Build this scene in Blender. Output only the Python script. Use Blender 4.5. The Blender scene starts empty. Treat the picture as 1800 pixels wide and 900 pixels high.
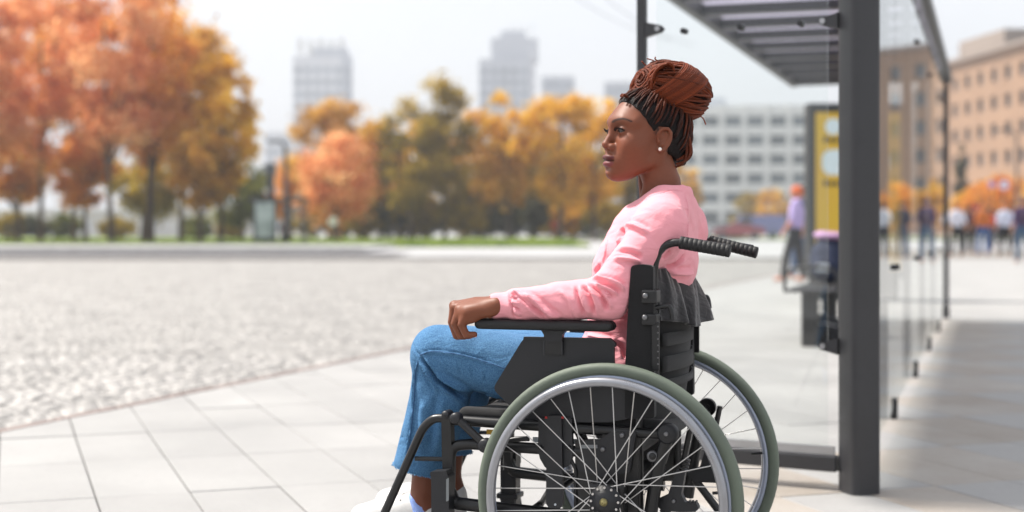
import bpy, bmesh, math, random
import numpy as np
from mathutils import Vector, Matrix, Euler
from mathutils.bvhtree import BVHTree

sc = bpy.context.scene
col = sc.collection
R = math.radians
rnd = random.Random(7)

# ------------------------------------------------------------------ camera
CAM_H = 0.911
cam_d = bpy.data.cameras.new('camera')
cam_d.lens = 50.0
cam_d.sensor_width = 36.0
cam_d.shift_y = -49.0 / 1800.0
cam_d.clip_start = 0.05
cam_d.clip_end = 6000.0
cam_d.dof.use_dof = True
cam_d.dof.focus_distance = 3.33
cam_d.dof.aperture_fstop = 2.1
cam = bpy.data.objects.new('camera', cam_d)
cam.location = (0, 0, CAM_H)
cam.rotation_euler = (R(90), 0, 0)
col.objects.link(cam)
sc.camera = cam

# ------------------------------------------------------------------ sky and sun
SUN_EL, SUN_AZ = 56.0, (-0.93, 0.37)           # elevation; horizontal direction towards the sun
world = bpy.data.worlds.new('World')
sc.world = world
world.use_nodes = True
wn, wl = world.node_tree.nodes, world.node_tree.links
wn.clear()
w_out = wn.new('ShaderNodeOutputWorld')
w_bg = wn.new('ShaderNodeBackground')
w_sky = wn.new('ShaderNodeTexSky')
w_sky.sky_type = 'NISHITA'
w_sky.sun_disc = False
w_sky.sun_elevation = R(SUN_EL)
w_sky.sun_rotation = math.atan2(SUN_AZ[0], SUN_AZ[1])
w_sky.air_density = 1.0
w_sky.dust_density = 4.0
w_sky.ozone_density = 1.0
# thin bright overcast: a veil of high cloud in front of the blue
w_tc = wn.new('ShaderNodeTexCoord')
w_no = wn.new('ShaderNodeTexNoise')
w_no.inputs['Scale'].default_value = 2.2
w_no.inputs['Detail'].default_value = 5.0
w_mr = wn.new('ShaderNodeMapRange')
w_mr.inputs['From Min'].default_value = 0.3
w_mr.inputs['From Max'].default_value = 0.7
w_mr.inputs['To Min'].default_value = 0.72
w_mr.inputs['To Max'].default_value = 0.95
w_mix = wn.new('ShaderNodeMix')
w_mix.data_type = 'RGBA'
w_mix.inputs['B'].default_value = (6.6, 6.75, 7.0, 1)
wl.new(w_tc.outputs['Generated'], w_no.inputs['Vector'])
wl.new(w_no.outputs['Fac'], w_mr.inputs['Value'])
wl.new(w_mr.outputs['Result'], w_mix.inputs['Factor'])
wl.new(w_sky.outputs['Color'], w_mix.inputs['A'])
wl.new(w_mix.outputs['Result'], w_bg.inputs['Color'])
w_bg.inputs['Strength'].default_value = 0.092
wl.new(w_bg.outputs['Background'], w_out.inputs['Surface'])

sun_d = bpy.data.lights.new('sun', 'SUN')
sun_d.energy = 4.1
sun_d.angle = R(4.0)
sun_d.color = (1.0, 0.947, 0.87)
sun = bpy.data.objects.new('sun', sun_d)
_az = Vector((SUN_AZ[0], SUN_AZ[1], 0)).normalized()
_sd = Vector((_az.x * math.cos(R(SUN_EL)), _az.y * math.cos(R(SUN_EL)), math.sin(R(SUN_EL))))
sun.rotation_euler = (-_sd).to_track_quat('-Z', 'Y').to_euler()
sun.location = (-20, 10, 30)
col.objects.link(sun)

# ------------------------------------------------------------------ exposure
sc.view_settings.view_transform = 'Standard'
sc.view_settings.look = 'None'
sc.view_settings.gamma = 1.0
sc.view_settings.use_curve_mapping = False
sc.view_settings.exposure = 0.87
sc.render.engine = 'CYCLES'
sc.cycles.use_denoising = True
sc.cycles.max_bounces = 8
sc.cycles.transparent_max_bounces = 16
sc.cycles.caustics_reflective = False
sc.cycles.caustics_refractive = False


# ------------------------------------------------------------------ helpers
def S(r, g, b):
    f = lambda c: (c / 255 / 12.92) if c / 255 <= 0.04045 else ((c / 255 + 0.055) / 1.055) ** 2.4
    return (f(r), f(g), f(b), 1.0)


def tag(o, label=None, cat=None, group=None, kind=None):
    if label: o['label'] = label
    if cat: o['category'] = cat
    if group: o['group'] = group
    if kind: o['kind'] = kind
    return o


def empty(name, loc=(0, 0, 0), rz=0.0, parent=None):
    o = bpy.data.objects.new(name, None)
    o.empty_display_size = 0.1
    o.location = loc
    o.rotation_euler = (0, 0, rz)
    col.objects.link(o)
    if parent: o.parent = parent
    return o


def make_mesh(name, verts, faces, smooth=False):
    me = bpy.data.meshes.new(name)
    if isinstance(verts, np.ndarray): verts = verts.tolist()
    if isinstance(faces, np.ndarray): faces = faces.tolist()
    me.from_pydata(verts, [], faces)
    if smooth:
        me.polygons.foreach_set('use_smooth', [True] * len(me.polygons))
    me.update()
    return me


def link(name, me, mat=None, parent=None, loc=None, rot=None):
    o = bpy.data.objects.new(name, me)
    if mat is not None and len(me.materials) == 0: me.materials.append(mat)
    if parent: o.parent = parent
    if loc is not None: o.location = loc
    if rot is not None: o.rotation_euler = rot
    col.objects.link(o)
    return o


class MB:
    """collects shapes into one mesh"""
    def __init__(s):
        s.v, s.f, s.sm = [], [], []

    def add(s, verts, faces, smooth=False):
        n = len(s.v)
        s.v += [tuple(v) for v in verts]
        s.f += [tuple(i + n for i in f) for f in faces]
        s.sm += [smooth] * len(faces)
        return s

    def box(s, c, d, rz=0.0, rot=None, bev=0.0):
        """centre, full dimensions; bev > 0 chamfers all edges"""
        hx, hy, hz = d[0] / 2, d[1] / 2, d[2] / 2
        M = rot if rot is not None else Matrix.Rotation(rz, 3, 'Z')
        c = Vector(c)
        if bev <= 0:
            vs = [(x, y, z) for x in (-hx, hx) for y in (-hy, hy) for z in (-hz, hz)]
            fs = [(0, 1, 3, 2), (4, 6, 7, 5), (0, 4, 5, 1), (2, 3, 7, 6), (0, 2, 6, 4), (1, 5, 7, 3)]
        else:
            b = min(bev, hx * .9, hy * .9, hz * .9)
            bm = bmesh.new()
            bmesh.ops.create_cube(bm, size=1.0)
            for v in bm.verts:
                v.co = Vector((v.co.x * 2 * hx, v.co.y * 2 * hy, v.co.z * 2 * hz))
            bmesh.ops.bevel(bm, geom=list(bm.edges), offset=b, segments=2, profile=0.6, affect='EDGES')
            bm.verts.index_update()
            vs = [tuple(v.co) for v in bm.verts]
            fs = [tuple(v.index for v in f.verts) for f in bm.faces]
            bm.free()
        return s.add([c + M @ Vector(v) for v in vs], fs)

    def tube(s, pts, r, n=10, cap=True, smooth=True):
        pts = [Vector(p) for p in pts]
        rs = r if isinstance(r, (list, tuple)) else [r] * len(pts)
        vs, fs = [], []
        up = None
        for i, p in enumerate(pts):
            if i == 0: t = pts[1] - p
            elif i == len(pts) - 1: t = p - pts[i - 1]
            else: t = (pts[i + 1] - p).normalized() + (p - pts[i - 1]).normalized()
            t.normalize()
            if up is None:
                up = Vector((0, 0, 1)) if abs(t.z) < 0.9 else Vector((1, 0, 0))
                up = (up - t * up.dot(t)).normalized()
            else:
                up = (up - t * up.dot(t))
                up = up.normalized() if up.length > 1e-6 else t.orthogonal().normalized()
            b = t.cross(up)
            for k in range(n):
                a = 2 * math.pi * k / n
                vs.append(p + (up * math.cos(a) + b * math.sin(a)) * rs[i])
        for i in range(len(pts) - 1):
            for k in range(n):
                k2 = (k + 1) % n
                fs.append((i * n + k, i * n + k2, (i + 1) * n + k2, (i + 1) * n + k))
        s.add(vs, fs, smooth)
        if cap:
            m = (len(pts) - 1) * n
            s.add([vs[k] for k in range(n)], [tuple(reversed(range(n)))])
            s.add([vs[m + k] for k in range(n)], [tuple(range(n))])
        return s

    def lathe(s, prof, n=32, origin=(0, 0, 0), axis='Z', closed=False, smooth=True):
        """prof: list of (radius, height); revolved about axis"""
        o = Vector(origin)
        vs, fs = [], []
        for (r, h) in prof:
            for k in range(n):
                a = 2 * math.pi * k / n
                c, d = r * math.cos(a), r * math.sin(a)
                vs.append(o + (Vector((c, d, h)) if axis == 'Z' else Vector((c, h, d)) if axis == 'Y' else Vector((h, c, d))))
        m = len(prof)
        for i in range(m if closed else m - 1):
            j = (i + 1) % m
            for k in range(n):
                k2 = (k + 1) % n
                f = (i * n + k, i * n + k2, j * n + k2, j * n + k)
                fs.append(f if axis != 'Y' else tuple(reversed(f)))
        return s.add(vs, fs, smooth)

    def prism(s, poly, a, b, axis='Y'):
        """poly of 2d points, extruded from a to b along axis; 2d = the two other axes in order"""
        def p3(u, v, w):
            return (u, w, v) if axis == 'Y' else (u, v, w) if axis == 'Z' else (w, u, v)
        n = len(poly)
        vs = [p3(u, v, a) for u, v in poly] + [p3(u, v, b) for u, v in poly]
        fs = [tuple(range(n)), tuple(range(2 * n - 1, n - 1, -1))]
        for i in range(n):
            j = (i + 1) % n
            fs.append((i, i + n, j + n, j))
        return s.add(vs, fs)

    def build(s, name, mat=None, parent=None, loc=None, rot=None):
        me = bpy.data.meshes.new(name)
        me.from_pydata(s.v, [], s.f)
        me.polygons.foreach_set('use_smooth', s.sm)
        bm = bmesh.new(); bm.from_mesh(me)
        bmesh.ops.recalc_face_normals(bm, faces=list(bm.faces))
        bm.to_mesh(me); bm.free()
        me.update()
        return link(name, me, mat, parent, loc, rot)


def copy_tree(o, parent=None):
    c = o.copy()
    col.objects.link(c)
    c.parent = parent
    for ch in list(o.children): copy_tree(ch, c)
    return c


def round_poly(pts, r, n=4):
    """rounds the corners of a 2d polygon"""
    out = []
    m = len(pts)
    for i in range(m):
        p0, p, p1 = Vector(pts[i - 1]), Vector(pts[i]), Vector(pts[(i + 1) % m])
        a, b = (p0 - p), (p1 - p)
        q = min(r, a.length * .45, b.length * .45)
        A, B = p + a.normalized() * q, p + b.normalized() * q
        for k in range(n + 1):
            t = k / n
            out.append(tuple(A * (1 - t) ** 2 + p * 2 * t * (1 - t) + B * t * t))
    return out


def bez(pts, n=8):
    """Catmull-Rom through points"""
    pts = [Vector(p) for p in pts]
    q = [pts[0] * 2 - pts[1]] + pts + [pts[-1] * 2 - pts[-2]]
    out = []
    for i in range(1, len(q) - 2):
        p0, p1, p2, p3 = q[i - 1], q[i], q[i + 1], q[i + 2]
        for k in range(n):
            t = k / n
            out.append(0.5 * ((2 * p1) + (-p0 + p2) * t + (2 * p0 - 5 * p1 + 4 * p2 - p3) * t * t + (-p0 + 3 * p1 - 3 * p2 + p3) * t ** 3))
    out.append(pts[-1])
    return out


# ------------------------------------------------------------------ materials
def mat(name, c, rough=0.6, metal=0.0, var=0.0, vscale=5.0, bump=0.0, bscale=60.0, spec=0.5, c2=None, detail=4.0,
        coat=0.0, sheen=0.0, sss=0.0, rvar=0.0, obj_random=0.0, wrinkle=0.0, wscale=22.0, world=False, speck=0.0):
    m = bpy.data.materials.new(name)
    m.use_nodes = True
    n, l = m.node_tree.nodes, m.node_tree.links
    b = n['Principled BSDF']
    b.inputs['Base Color'].default_value = c
    b.inputs['Roughness'].default_value = rough
    b.inputs['Metallic'].default_value = metal
    b.inputs['Specular IOR Level'].default_value = spec
    if coat: b.inputs['Coat Weight'].default_value = coat
    if sheen:
        b.inputs['Sheen Weight'].default_value = sheen
        b.inputs['Sheen Roughness'].default_value = 0.5
    if sss:
        b.inputs['Subsurface Weight'].default_value = sss
        b.inputs['Subsurface Radius'].default_value = (1.0, 0.35, 0.2)
        b.inputs['Subsurface Scale'].default_value = 0.004
    tc = n.new('ShaderNodeTexCoord')
    pos_out = tc.outputs['Object']
    if world:
        ge = n.new('ShaderNodeNewGeometry')
        pos_out = ge.outputs['Position']
    out = None
    if var > 0 or c2 is not None:
        no = n.new('ShaderNodeTexNoise')
        no.inputs['Scale'].default_value = vscale
        no.inputs['Detail'].default_value = detail
        no.inputs['Roughness'].default_value = 0.6
        l.new(pos_out, no.inputs['Vector'])
        mr = n.new('ShaderNodeMapRange')
        mr.inputs['From Min'].default_value = 0.3
        mr.inputs['From Max'].default_value = 0.7
        l.new(no.outputs['Fac'], mr.inputs['Value'])
        mx = n.new('ShaderNodeMix'); mx.data_type = 'RGBA'
        mx.inputs['A'].default_value = tuple(x * (1 - var) for x in c[:3]) + (1,)
        mx.inputs['B'].default_value = c2 if c2 is not None else tuple(min(1, x * (1 + var)) for x in c[:3]) + (1,)
        l.new(mr.outputs['Result'], mx.inputs['Factor'])
        out = mx.outputs['Result']
        if rvar:
            rr = n.new('ShaderNodeMapRange')
            rr.inputs['To Min'].default_value = max(0.02, rough - rvar)
            rr.inputs['To Max'].default_value = min(1, rough + rvar)
            l.new(mr.outputs['Result'], rr.inputs['Value'])
            l.new(rr.outputs['Result'], b.inputs['Roughness'])
    if speck and out:
        ns = n.new('ShaderNodeTexNoise')
        ns.inputs['Scale'].default_value = 38.0
        ns.inputs['Detail'].default_value = 8.0
        ns.inputs['Roughness'].default_value = 0.8
        l.new(pos_out, ns.inputs['Vector'])
        ms = n.new('ShaderNodeMapRange')
        ms.inputs['From Min'].default_value = 0.52
        ms.inputs['From Max'].default_value = 0.72
        ms.inputs['To Min'].default_value = 1.0
        ms.inputs['To Max'].default_value = 1.0 - speck
        l.new(ns.outputs['Fac'], ms.inputs['Value'])
        hs = n.new('ShaderNodeHueSaturation')
        l.new(ms.outputs['Result'], hs.inputs['Value'])
        l.new(out, hs.inputs['Color'])
        out = hs.outputs['Color']
    if obj_random:
        oi = n.new('ShaderNodeObjectInfo')
        hv = n.new('ShaderNodeHueSaturation')
        m2 = n.new('ShaderNodeMapRange')
        m2.inputs['To Min'].default_value = 1 - obj_random
        m2.inputs['To Max'].default_value = 1 + obj_random
        l.new(oi.outputs['Random'], m2.inputs['Value'])
        l.new(m2.outputs['Result'], hv.inputs['Value'])
        if out: l.new(out, hv.inputs['Color'])
        else: hv.inputs['Color'].default_value = c
        out = hv.outputs['Color']
    if out: l.new(out, b.inputs['Base Color'])
    if bump > 0:
        nb = n.new('ShaderNodeTexNoise')
        nb.inputs['Scale'].default_value = bscale
        nb.inputs['Detail'].default_value = 5.0
        l.new(pos_out, nb.inputs['Vector'])
        bp = n.new('ShaderNodeBump')
        bp.inputs['Strength'].default_value = bump
        bp.inputs['Distance'].default_value = 0.01
        l.new(nb.outputs['Fac'], bp.inputs['Height'])
        if wrinkle > 0:
            nw = n.new('ShaderNodeTexNoise')
            nw.inputs['Scale'].default_value = wscale
            nw.inputs['Detail'].default_value = 3.0
            nw.inputs['Roughness'].default_value = 0.45
            nw.inputs['Distortion'].default_value = 1.2
            mp = n.new('ShaderNodeMapping')
            mp.inputs['Scale'].default_value = (1.0, 1.0, 1.9)
            mp.inputs['Rotation'].default_value = (0.3, 0.7, 0.2)
            l.new(tc.outputs['Object'], mp.inputs['Vector'])
            l.new(mp.outputs['Vector'], nw.inputs['Vector'])
            b2 = n.new('ShaderNodeBump')
            b2.inputs['Strength'].default_value = wrinkle
            b2.inputs['Distance'].default_value = 0.02
            l.new(nw.outputs['Fac'], b2.inputs['Height'])
            l.new(b2.outputs['Normal'], bp.inputs['Normal'])
        l.new(bp.outputs['Normal'], b.inputs['Normal'])
    return m


def attr_mat(name, rough=0.6, spec=0.4, attr='Col', **kw):
    """principled material whose pigment comes from a colour attribute of the mesh"""
    m = mat(name, (1, 1, 1, 1), rough=rough, spec=spec, **kw)
    n, l = m.node_tree.nodes, m.node_tree.links
    a = n.new('ShaderNodeAttribute'); a.attribute_name = attr
    l.new(a.outputs['Color'], n['Principled BSDF'].inputs['Base Color'])
    return m


def set_col(me, cols, attr='Col'):
    a = me.color_attributes.new(attr, 'FLOAT_COLOR', 'POINT')
    c = np.ones((len(me.vertices), 4), dtype=np.float32)
    c[:, :3] = cols
    a.data.foreach_set('color', c.ravel())


def leaf_mat(name, stops):
    """translucent leaves; each leaf's own tint picks a colour along the stops"""
    m = bpy.data.materials.new(name)
    m.use_nodes = True
    n, l = m.node_tree.nodes, m.node_tree.links
    n.clear()
    o = n.new('ShaderNodeOutputMaterial')
    a = n.new('ShaderNodeAttribute'); a.attribute_name = 'tint'
    cr = n.new('ShaderNodeValToRGB')
    cr.color_ramp.elements[0].color = stops[0]
    cr.color_ramp.elements[1].color = stops[-1]
    for i, s_ in enumerate(stops[1:-1]):
        e = cr.color_ramp.elements.new((i + 1) / (len(stops) - 1))
        e.color = s_
    l.new(a.outputs['Fac'], cr.inputs['Fac'])
    d = n.new('ShaderNodeBsdfDiffuse')
    t = n.new('ShaderNodeBsdfTranslucent')
    l.new(cr.outputs['Color'], d.inputs['Color'])
    l.new(cr.outputs['Color'], t.inputs['Color'])
    mx = n.new('ShaderNodeMixShader'); mx.inputs['Fac'].default_value = 0.6
    l.new(d.outputs['BSDF'], mx.inputs[1]); l.new(t.outputs['BSDF'], mx.inputs[2])
    l.new(mx.outputs['Shader'], o.inputs['Surface'])
    return m


def glass_mat(name, tint=(0.93, 0.96, 0.95, 1), ior=1.5, gloss=0.0):
    """flat pane: see-through, mirror-like towards grazing angles by Fresnel on its outer faces"""
    m = bpy.data.materials.new(name)
    m.use_nodes = True
    n, l = m.node_tree.nodes, m.node_tree.links
    n.clear()
    o = n.new('ShaderNodeOutputMaterial')
    fr = n.new('ShaderNodeFresnel'); fr.inputs['IOR'].default_value = ior
    ge = n.new('ShaderNodeNewGeometry')
    inv = n.new('ShaderNodeMath'); inv.operation = 'SUBTRACT'; inv.inputs[0].default_value = 1.0
    l.new(ge.outputs['Backfacing'], inv.inputs[1])
    mu = n.new('ShaderNodeMath'); mu.operation = 'MULTIPLY'
    l.new(fr.outputs['Fac'], mu.inputs[0]); l.new(inv.outputs['Value'], mu.inputs[1])
    tr = n.new('ShaderNodeBsdfTransparent'); tr.inputs['Color'].default_value = tint
    gl = n.new('ShaderNodeBsdfGlossy'); gl.inputs['Roughness'].default_value = gloss
    gl.inputs['Color'].default_value = (0.95, 0.97, 0.97, 1)
    mx = n.new('ShaderNodeMixShader')
    l.new(mu.outputs['Value'], mx.inputs['Fac'])
    l.new(tr.outputs['BSDF'], mx.inputs[1]); l.new(gl.outputs['BSDF'], mx.inputs[2])
    l.new(mx.outputs['Shader'], o.inputs['Surface'])
    return m


# ------------------------------------------------------------------ sculpting: distance fields turned into one skin
class Field:
    def __init__(s, lo, hi, h):
        s.h = h
        s.lo = np.array(lo, dtype=np.float64)
        s.n = np.ceil((np.array(hi) - s.lo) / h).astype(int) + 1
        s.ax = [s.lo[i] + np.arange(s.n[i]) * h for i in range(3)]
        s.F = np.full(tuple(s.n), 0.5, dtype=np.float32)

    def _grid(s, lo, hi):
        i0 = np.clip(np.floor((np.array(lo) - s.lo) / s.h).astype(int), 0, s.n)
        i1 = np.clip(np.ceil((np.array(hi) - s.lo) / s.h).astype(int) + 1, 0, s.n)
        if np.any(i1 <= i0): return None, None
        sl = tuple(slice(a, b) for a, b in zip(i0, i1))
        g = np.meshgrid(*[s.ax[i][sl[i]] for i in range(3)], indexing='ij')
        return sl, g

    def _put(s, sl, d, k, op):
        f = s.F[sl]
        d = d.astype(np.float32)
        if op == 'sub':
            a, b = -f, d
            hh = np.maximum(k - np.abs(a - b), 0) / max(k, 1e-6)
            s.F[sl] = -(np.minimum(a, b) - hh * hh * k * .25) if k > 0 else np.maximum(f, -d)
        else:
            hh = np.maximum(k - np.abs(f - d), 0) / max(k, 1e-6)
            s.F[sl] = np.minimum(f, d) - hh * hh * k * .25

    def chain(s, pts, rs, k=0.01, op='add', sq=None):
        """tapered capsules through pts; sq=(axis, factor) widens distances along an axis"""
        pts = [np.array(p, dtype=float) for p in pts]
        if not isinstance(rs, (list, tuple)): rs = [rs] * len(pts)
        m = k + 3 * s.h
        rm = max(rs) + m
        lo = np.min(pts, axis=0) - rm; hi = np.max(pts, axis=0) + rm
        sl, g = s._grid(lo, hi)
        if sl is None: return s
        best = None
        for i in range(max(1, len(pts) - 1)):
            a = pts[i]; b = pts[min(i + 1, len(pts) - 1)]
            ra = rs[i]; rb = rs[min(i + 1, len(pts) - 1)]
            ba = b - a
            L = float(ba @ ba) + 1e-12
            px, py, pz = g[0] - a[0], g[1] - a[1], g[2] - a[2]
            t = np.clip((px * ba[0] + py * ba[1] + pz * ba[2]) / L, 0, 1)
            d = np.sqrt((px - t * ba[0]) ** 2 + (py - t * ba[1]) ** 2 + (pz - t * ba[2]) ** 2) - (ra + (rb - ra) * t)
            best = d if best is None else np.minimum(best, d)
        s._put(sl, best, k, op)
        return s

    def ell(s, c, r, k=0.01, op='add', rot=None):
        c = np.array(c, float); r = np.array(r, float)
        m = r.max() + k + 3 * s.h
        sl, g = s._grid(c - m, c + m)
        if sl is None: return s
        x, y, z = g[0] - c[0], g[1] - c[1], g[2] - c[2]
        if rot is not None:
            Rm = np.array(rot.to_3x3().inverted() if hasattr(rot, 'to_3x3') else rot.inverted())
            x, y, z = (Rm[0, 0] * x + Rm[0, 1] * y + Rm[0, 2] * z, Rm[1, 0] * x + Rm[1, 1] * y + Rm[1, 2] * z,
                       Rm[2, 0] * x + Rm[2, 1] * y + Rm[2, 2] * z)
        k0 = np.sqrt((x / r[0]) ** 2 + (y / r[1]) ** 2 + (z / r[2]) ** 2)
        k1 = np.sqrt((x / r[0] ** 2) ** 2 + (y / r[1] ** 2) ** 2 + (z / r[2] ** 2) ** 2) + 1e-9
        s._put(sl, k0 * (k0 - 1) / k1, k, op)
        return s

    def cut(s, nrm, c, k=0.004):
        """keep only points with nrm.p < c"""
        nrm = np.array(nrm, float); nrm /= np.linalg.norm(nrm)
        g = np.meshgrid(*s.ax, indexing='ij', sparse=True)
        d = (g[0] * nrm[0] + g[1] * nrm[1] + g[2] * nrm[2] - c).astype(np.float32)
        a, b = -s.F, -d
        hh = np.maximum(k - np.abs(a - b), 0) / k
        s.F = -(np.minimum(a, b) - hh * hh * k * .25)
        return s

    def skin(s, relax=1):
        F = s.F
        ins = F < 0
        nx, ny, nz = F.shape
        c = np.zeros((nx - 1, ny - 1, nz - 1), np.int8)
        for dx in (0, 1):
            for dy in (0, 1):
                for dz in (0, 1):
                    c += ins[dx:nx - 1 + dx, dy:ny - 1 + dy, dz:nz - 1 + dz]
        act = (c > 0) & (c < 8)
        idx = np.full(c.shape, -1, np.int64)
        A = np.argwhere(act)
        idx[act] = np.arange(len(A))
        acc = np.zeros((len(A), 3)); cnt = np.zeros(len(A))
        corners = [(i, j, k) for i in (0, 1) for j in (0, 1) for k in (0, 1)]
        for p in corners:
            for ax in range(3):
                if p[ax] == 1: continue
                q = list(p); q[ax] = 1
                fa = F[A[:, 0] + p[0], A[:, 1] + p[1], A[:, 2] + p[2]]
                fb = F[A[:, 0] + q[0], A[:, 1] + q[1], A[:, 2] + q[2]]
                ok = (fa < 0) != (fb < 0)
                den = np.where(ok, fa - fb, 1.0)
                t = np.where(ok, fa / den, 0)
                pos = np.tile(np.array(p, float), (len(A), 1))
                pos[:, ax] = t
                acc[ok] += pos[ok]; cnt[ok] += 1
        V = (A + acc / np.maximum(cnt, 1)[:, None]) * s.h + s.lo
        quads = []
        for ax in range(3):
            sh = [slice(None)] * 3; sh2 = [slice(None)] * 3
            sh[ax] = slice(0, F.shape[ax] - 1); sh2[ax] = slice(1, F.shape[ax])
            a, b = ins[tuple(sh)], ins[tuple(sh2)]
            E = np.argwhere(a != b)
            u, w = [(1, 2), (2, 0), (0, 1)][ax]
            ok = (E[:, u] > 0) & (E[:, w] > 0) & (E[:, u] < F.shape[u] - 1) & (E[:, w] < F.shape[w] - 1)
            E = E[ok]
            def cell(du, dw):
                q = E.copy(); q[:, u] -= du; q[:, w] -= dw
                return idx[q[:, 0], q[:, 1], q[:, 2]]
            Q = np.stack([cell(1, 1), cell(0, 1), cell(0, 0), cell(1, 0)], 1)
            flip = ~a[E[:, 0], E[:, 1], E[:, 2]]
            Q[flip] = Q[flip][:, ::-1]
            quads.append(Q)
        Q = np.concatenate(quads)
        Q = Q[(Q >= 0).all(1)]
        for _ in range(relax):
            sm = np.zeros_like(V); ct = np.zeros(len(V))
            for a_, b_ in ((0, 1), (1, 2), (2, 3), (3, 0)):
                np.add.at(sm, Q[:, a_], V[Q[:, b_]]); np.add.at(ct, Q[:, a_], 1)
                np.add.at(sm, Q[:, b_], V[Q[:, a_]]); np.add.at(ct, Q[:, b_], 1)
            V = V * .5 + .5 * sm / np.maximum(ct, 1)[:, None]
        return V, Q


def normals(V, Q):
    n = np.cross(V[Q[:, 2]] - V[Q[:, 0]], V[Q[:, 3]] - V[Q[:, 1]])
    N = np.zeros_like(V)
    for i in range(4): np.add.at(N, Q[:, i], n)
    return N / (np.linalg.norm(N, axis=1)[:, None] + 1e-12)


def seg_dist(V, line):
    """distance of each point to a 3d polyline, and the parameter 0..1 along it"""
    best = np.full(len(V), 9.0); par = np.zeros(len(V))
    L = [np.array(p, float) for p in line]
    m = len(L) - 1
    for i in range(m):
        ba = L[i + 1] - L[i]
        t = np.clip(((V - L[i]) @ ba) / (ba @ ba + 1e-12), 0, 1)
        d = np.linalg.norm(V - L[i] - t[:, None] * ba, axis=1)
        up = d < best
        best[up] = d[up]; par[up] = (i + t[up]) / m
    return best, par

# ================================================================== the setting
def ground_at(px, py):
    d = CAM_H * 2500.0 / (py - 401.0)
    return ((px - 900.0) / 2500.0 * d, d)


def at(px, py, d):
    """world point seen at a picture position at distance d"""
    return Vector(((px - 900.0) / 2500.0 * d, d, CAM_H + (401.0 - py) / 2500.0 * d))


def sheet(name, pts, z, m, parent=None):
    me = make_mesh(name, [(x, y, z) for x, y in pts], [tuple(range(len(pts)))])
    return link(name, me, m, parent)


def kerb_x(d): return -2.284 + (d - 6.344) * 0.347


M_plaza = mat('pale_plaza', S(156, 156, 157), world=True, speck=.1, rough=0.85, var=0.14, vscale=0.35, detail=8, bump=0.25, bscale=14)
M_bed = mat('joint_mortar', S(122, 118, 114), rough=0.95, var=0.25, vscale=6)
M_slab = mat('paving_slab_stone', S(148, 147, 146), world=True, speck=.2, rough=0.72, var=0.13, vscale=1.1, detail=9, bump=0.14, bscale=70, obj_random=0.05, rvar=0.14)
M_slab_tan = mat('stained_slab_stone', S(146, 137, 127), world=True, speck=.2, rough=0.8, var=0.06, vscale=1.3, detail=9, bump=0.12, bscale=90, obj_random=0.06, c2=S(160, 156, 152))
M_cobble = mat('cobble_stone', S(154, 151, 148), world=True, speck=.18, rough=0.52, spec=0.4, var=0.2, vscale=1.6, detail=8, bump=0.18, bscale=45, obj_random=0.08)
M_road_bed = mat('road_sand_bed', S(82, 79, 76), rough=1.0, var=0.3, vscale=5)
M_asphalt = mat('asphalt', S(92, 91, 93), rough=0.9, var=0.2, vscale=1.2, bump=0.2, bscale=30)
M_kerb = mat('granite_kerb', S(168, 166, 164), rough=0.8, var=0.15, vscale=2.0)
M_lawn = mat('lawn_green', S(104, 138, 44), rough=1.0, var=0.35, vscale=0.9, c2=S(150, 166, 66), bump=0.6, bscale=9)
M_line = mat('worn_paint', S(205, 205, 200), rough=0.8, var=0.12, vscale=9)

g = sheet('ground', [(-740, -55), (740, -55), (740, 1335), (-740, 1335)], -0.075, M_plaza)
tag(g, 'pale paved square reaching to the far buildings', kind='structure')

# ---- cobbled road on the street side of the kerb line
rb = sheet('cobbled_road', [(kerb_x(-2), -2), (kerb_x(46), 46), (-40, 46), (-40, -2)], -0.034, M_road_bed)
tag(rb, 'grey cobbled square beside the slab pavement', kind='structure')
cr = random.Random(3)


def cobble_verts(w, l, h):
    a, b = w / 2, l / 2
    ch = min(w, l) * 0.2
    lo = [(-a, -b, 0), (a, -b, 0), (a, b, 0), (-a, b, 0)]
    mid = [(-a, -b, h * .62), (a, -b, h * .62), (a, b, h * .62), (-a, b, h * .62)]
    top = [(-a + ch, -b + ch, h), (a - ch, -b + ch, h), (a - ch, b - ch, h), (-a + ch, b - ch, h)]
    vs = lo + mid + top
    fs = []
    for i in range(4):
        j = (i + 1) % 4
        fs += [(i, j, j + 4, i + 4), (i + 4, j + 4, j + 8, i + 8)]
    fs.append((8, 9, 10, 11))
    return vs, fs


cob = []
kdir = Vector((0.327, 0.945)); kper = Vector((-0.945, 0.327))
k0 = Vector((kerb_x(0.0), 0.0))
row = 0
t = 0.085
while t < 34:
    w = 0.100 * cr.uniform(.92, 1.1)
    s = -1 + cr.uniform(0, .2)
    while s < 44:
        l = cr.uniform(.095, .15)
        p = k0 + kdir * (s + l / 2) + kper * (t + w / 2)
        s += l + 0.013
        if p.y < 4.5 or p.y > 40 or p.x > 0.39 * p.y + .6 or p.x < -0.58 * p.y - 1.2: continue
        if p.y > 26 and cr.random() < .0: continue
        cob.append((p.y, p.x, w, l))
    t += w + 0.014
cob.sort()
cob_meshes = []
for i in range(10):
    vs, fs = cobble_verts(0.135 * cr.uniform(.92, 1.02), 0.165 * cr.uniform(.94, 1.02), 0.055)
    vs = [(x + cr.uniform(-.012, .012), y + cr.uniform(-.012, .012), z + (cr.uniform(-.008, .008) if z > .05 else 0)) for x, y, z in vs]
    me = make_mesh('cobble', vs, fs, smooth=True)
    me.materials.append(M_cobble)
    cob_meshes.append(me)
kang = math.atan2(kdir.y, kdir.x) - math.pi / 2
vis = [c for c in cob if abs(c[1]) < 0.365 * c[0] and c[0] > 6.0 and c[1] < 0.4]
near_set = set(id(c) for c in vis[:300])
rest = MB()
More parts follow.
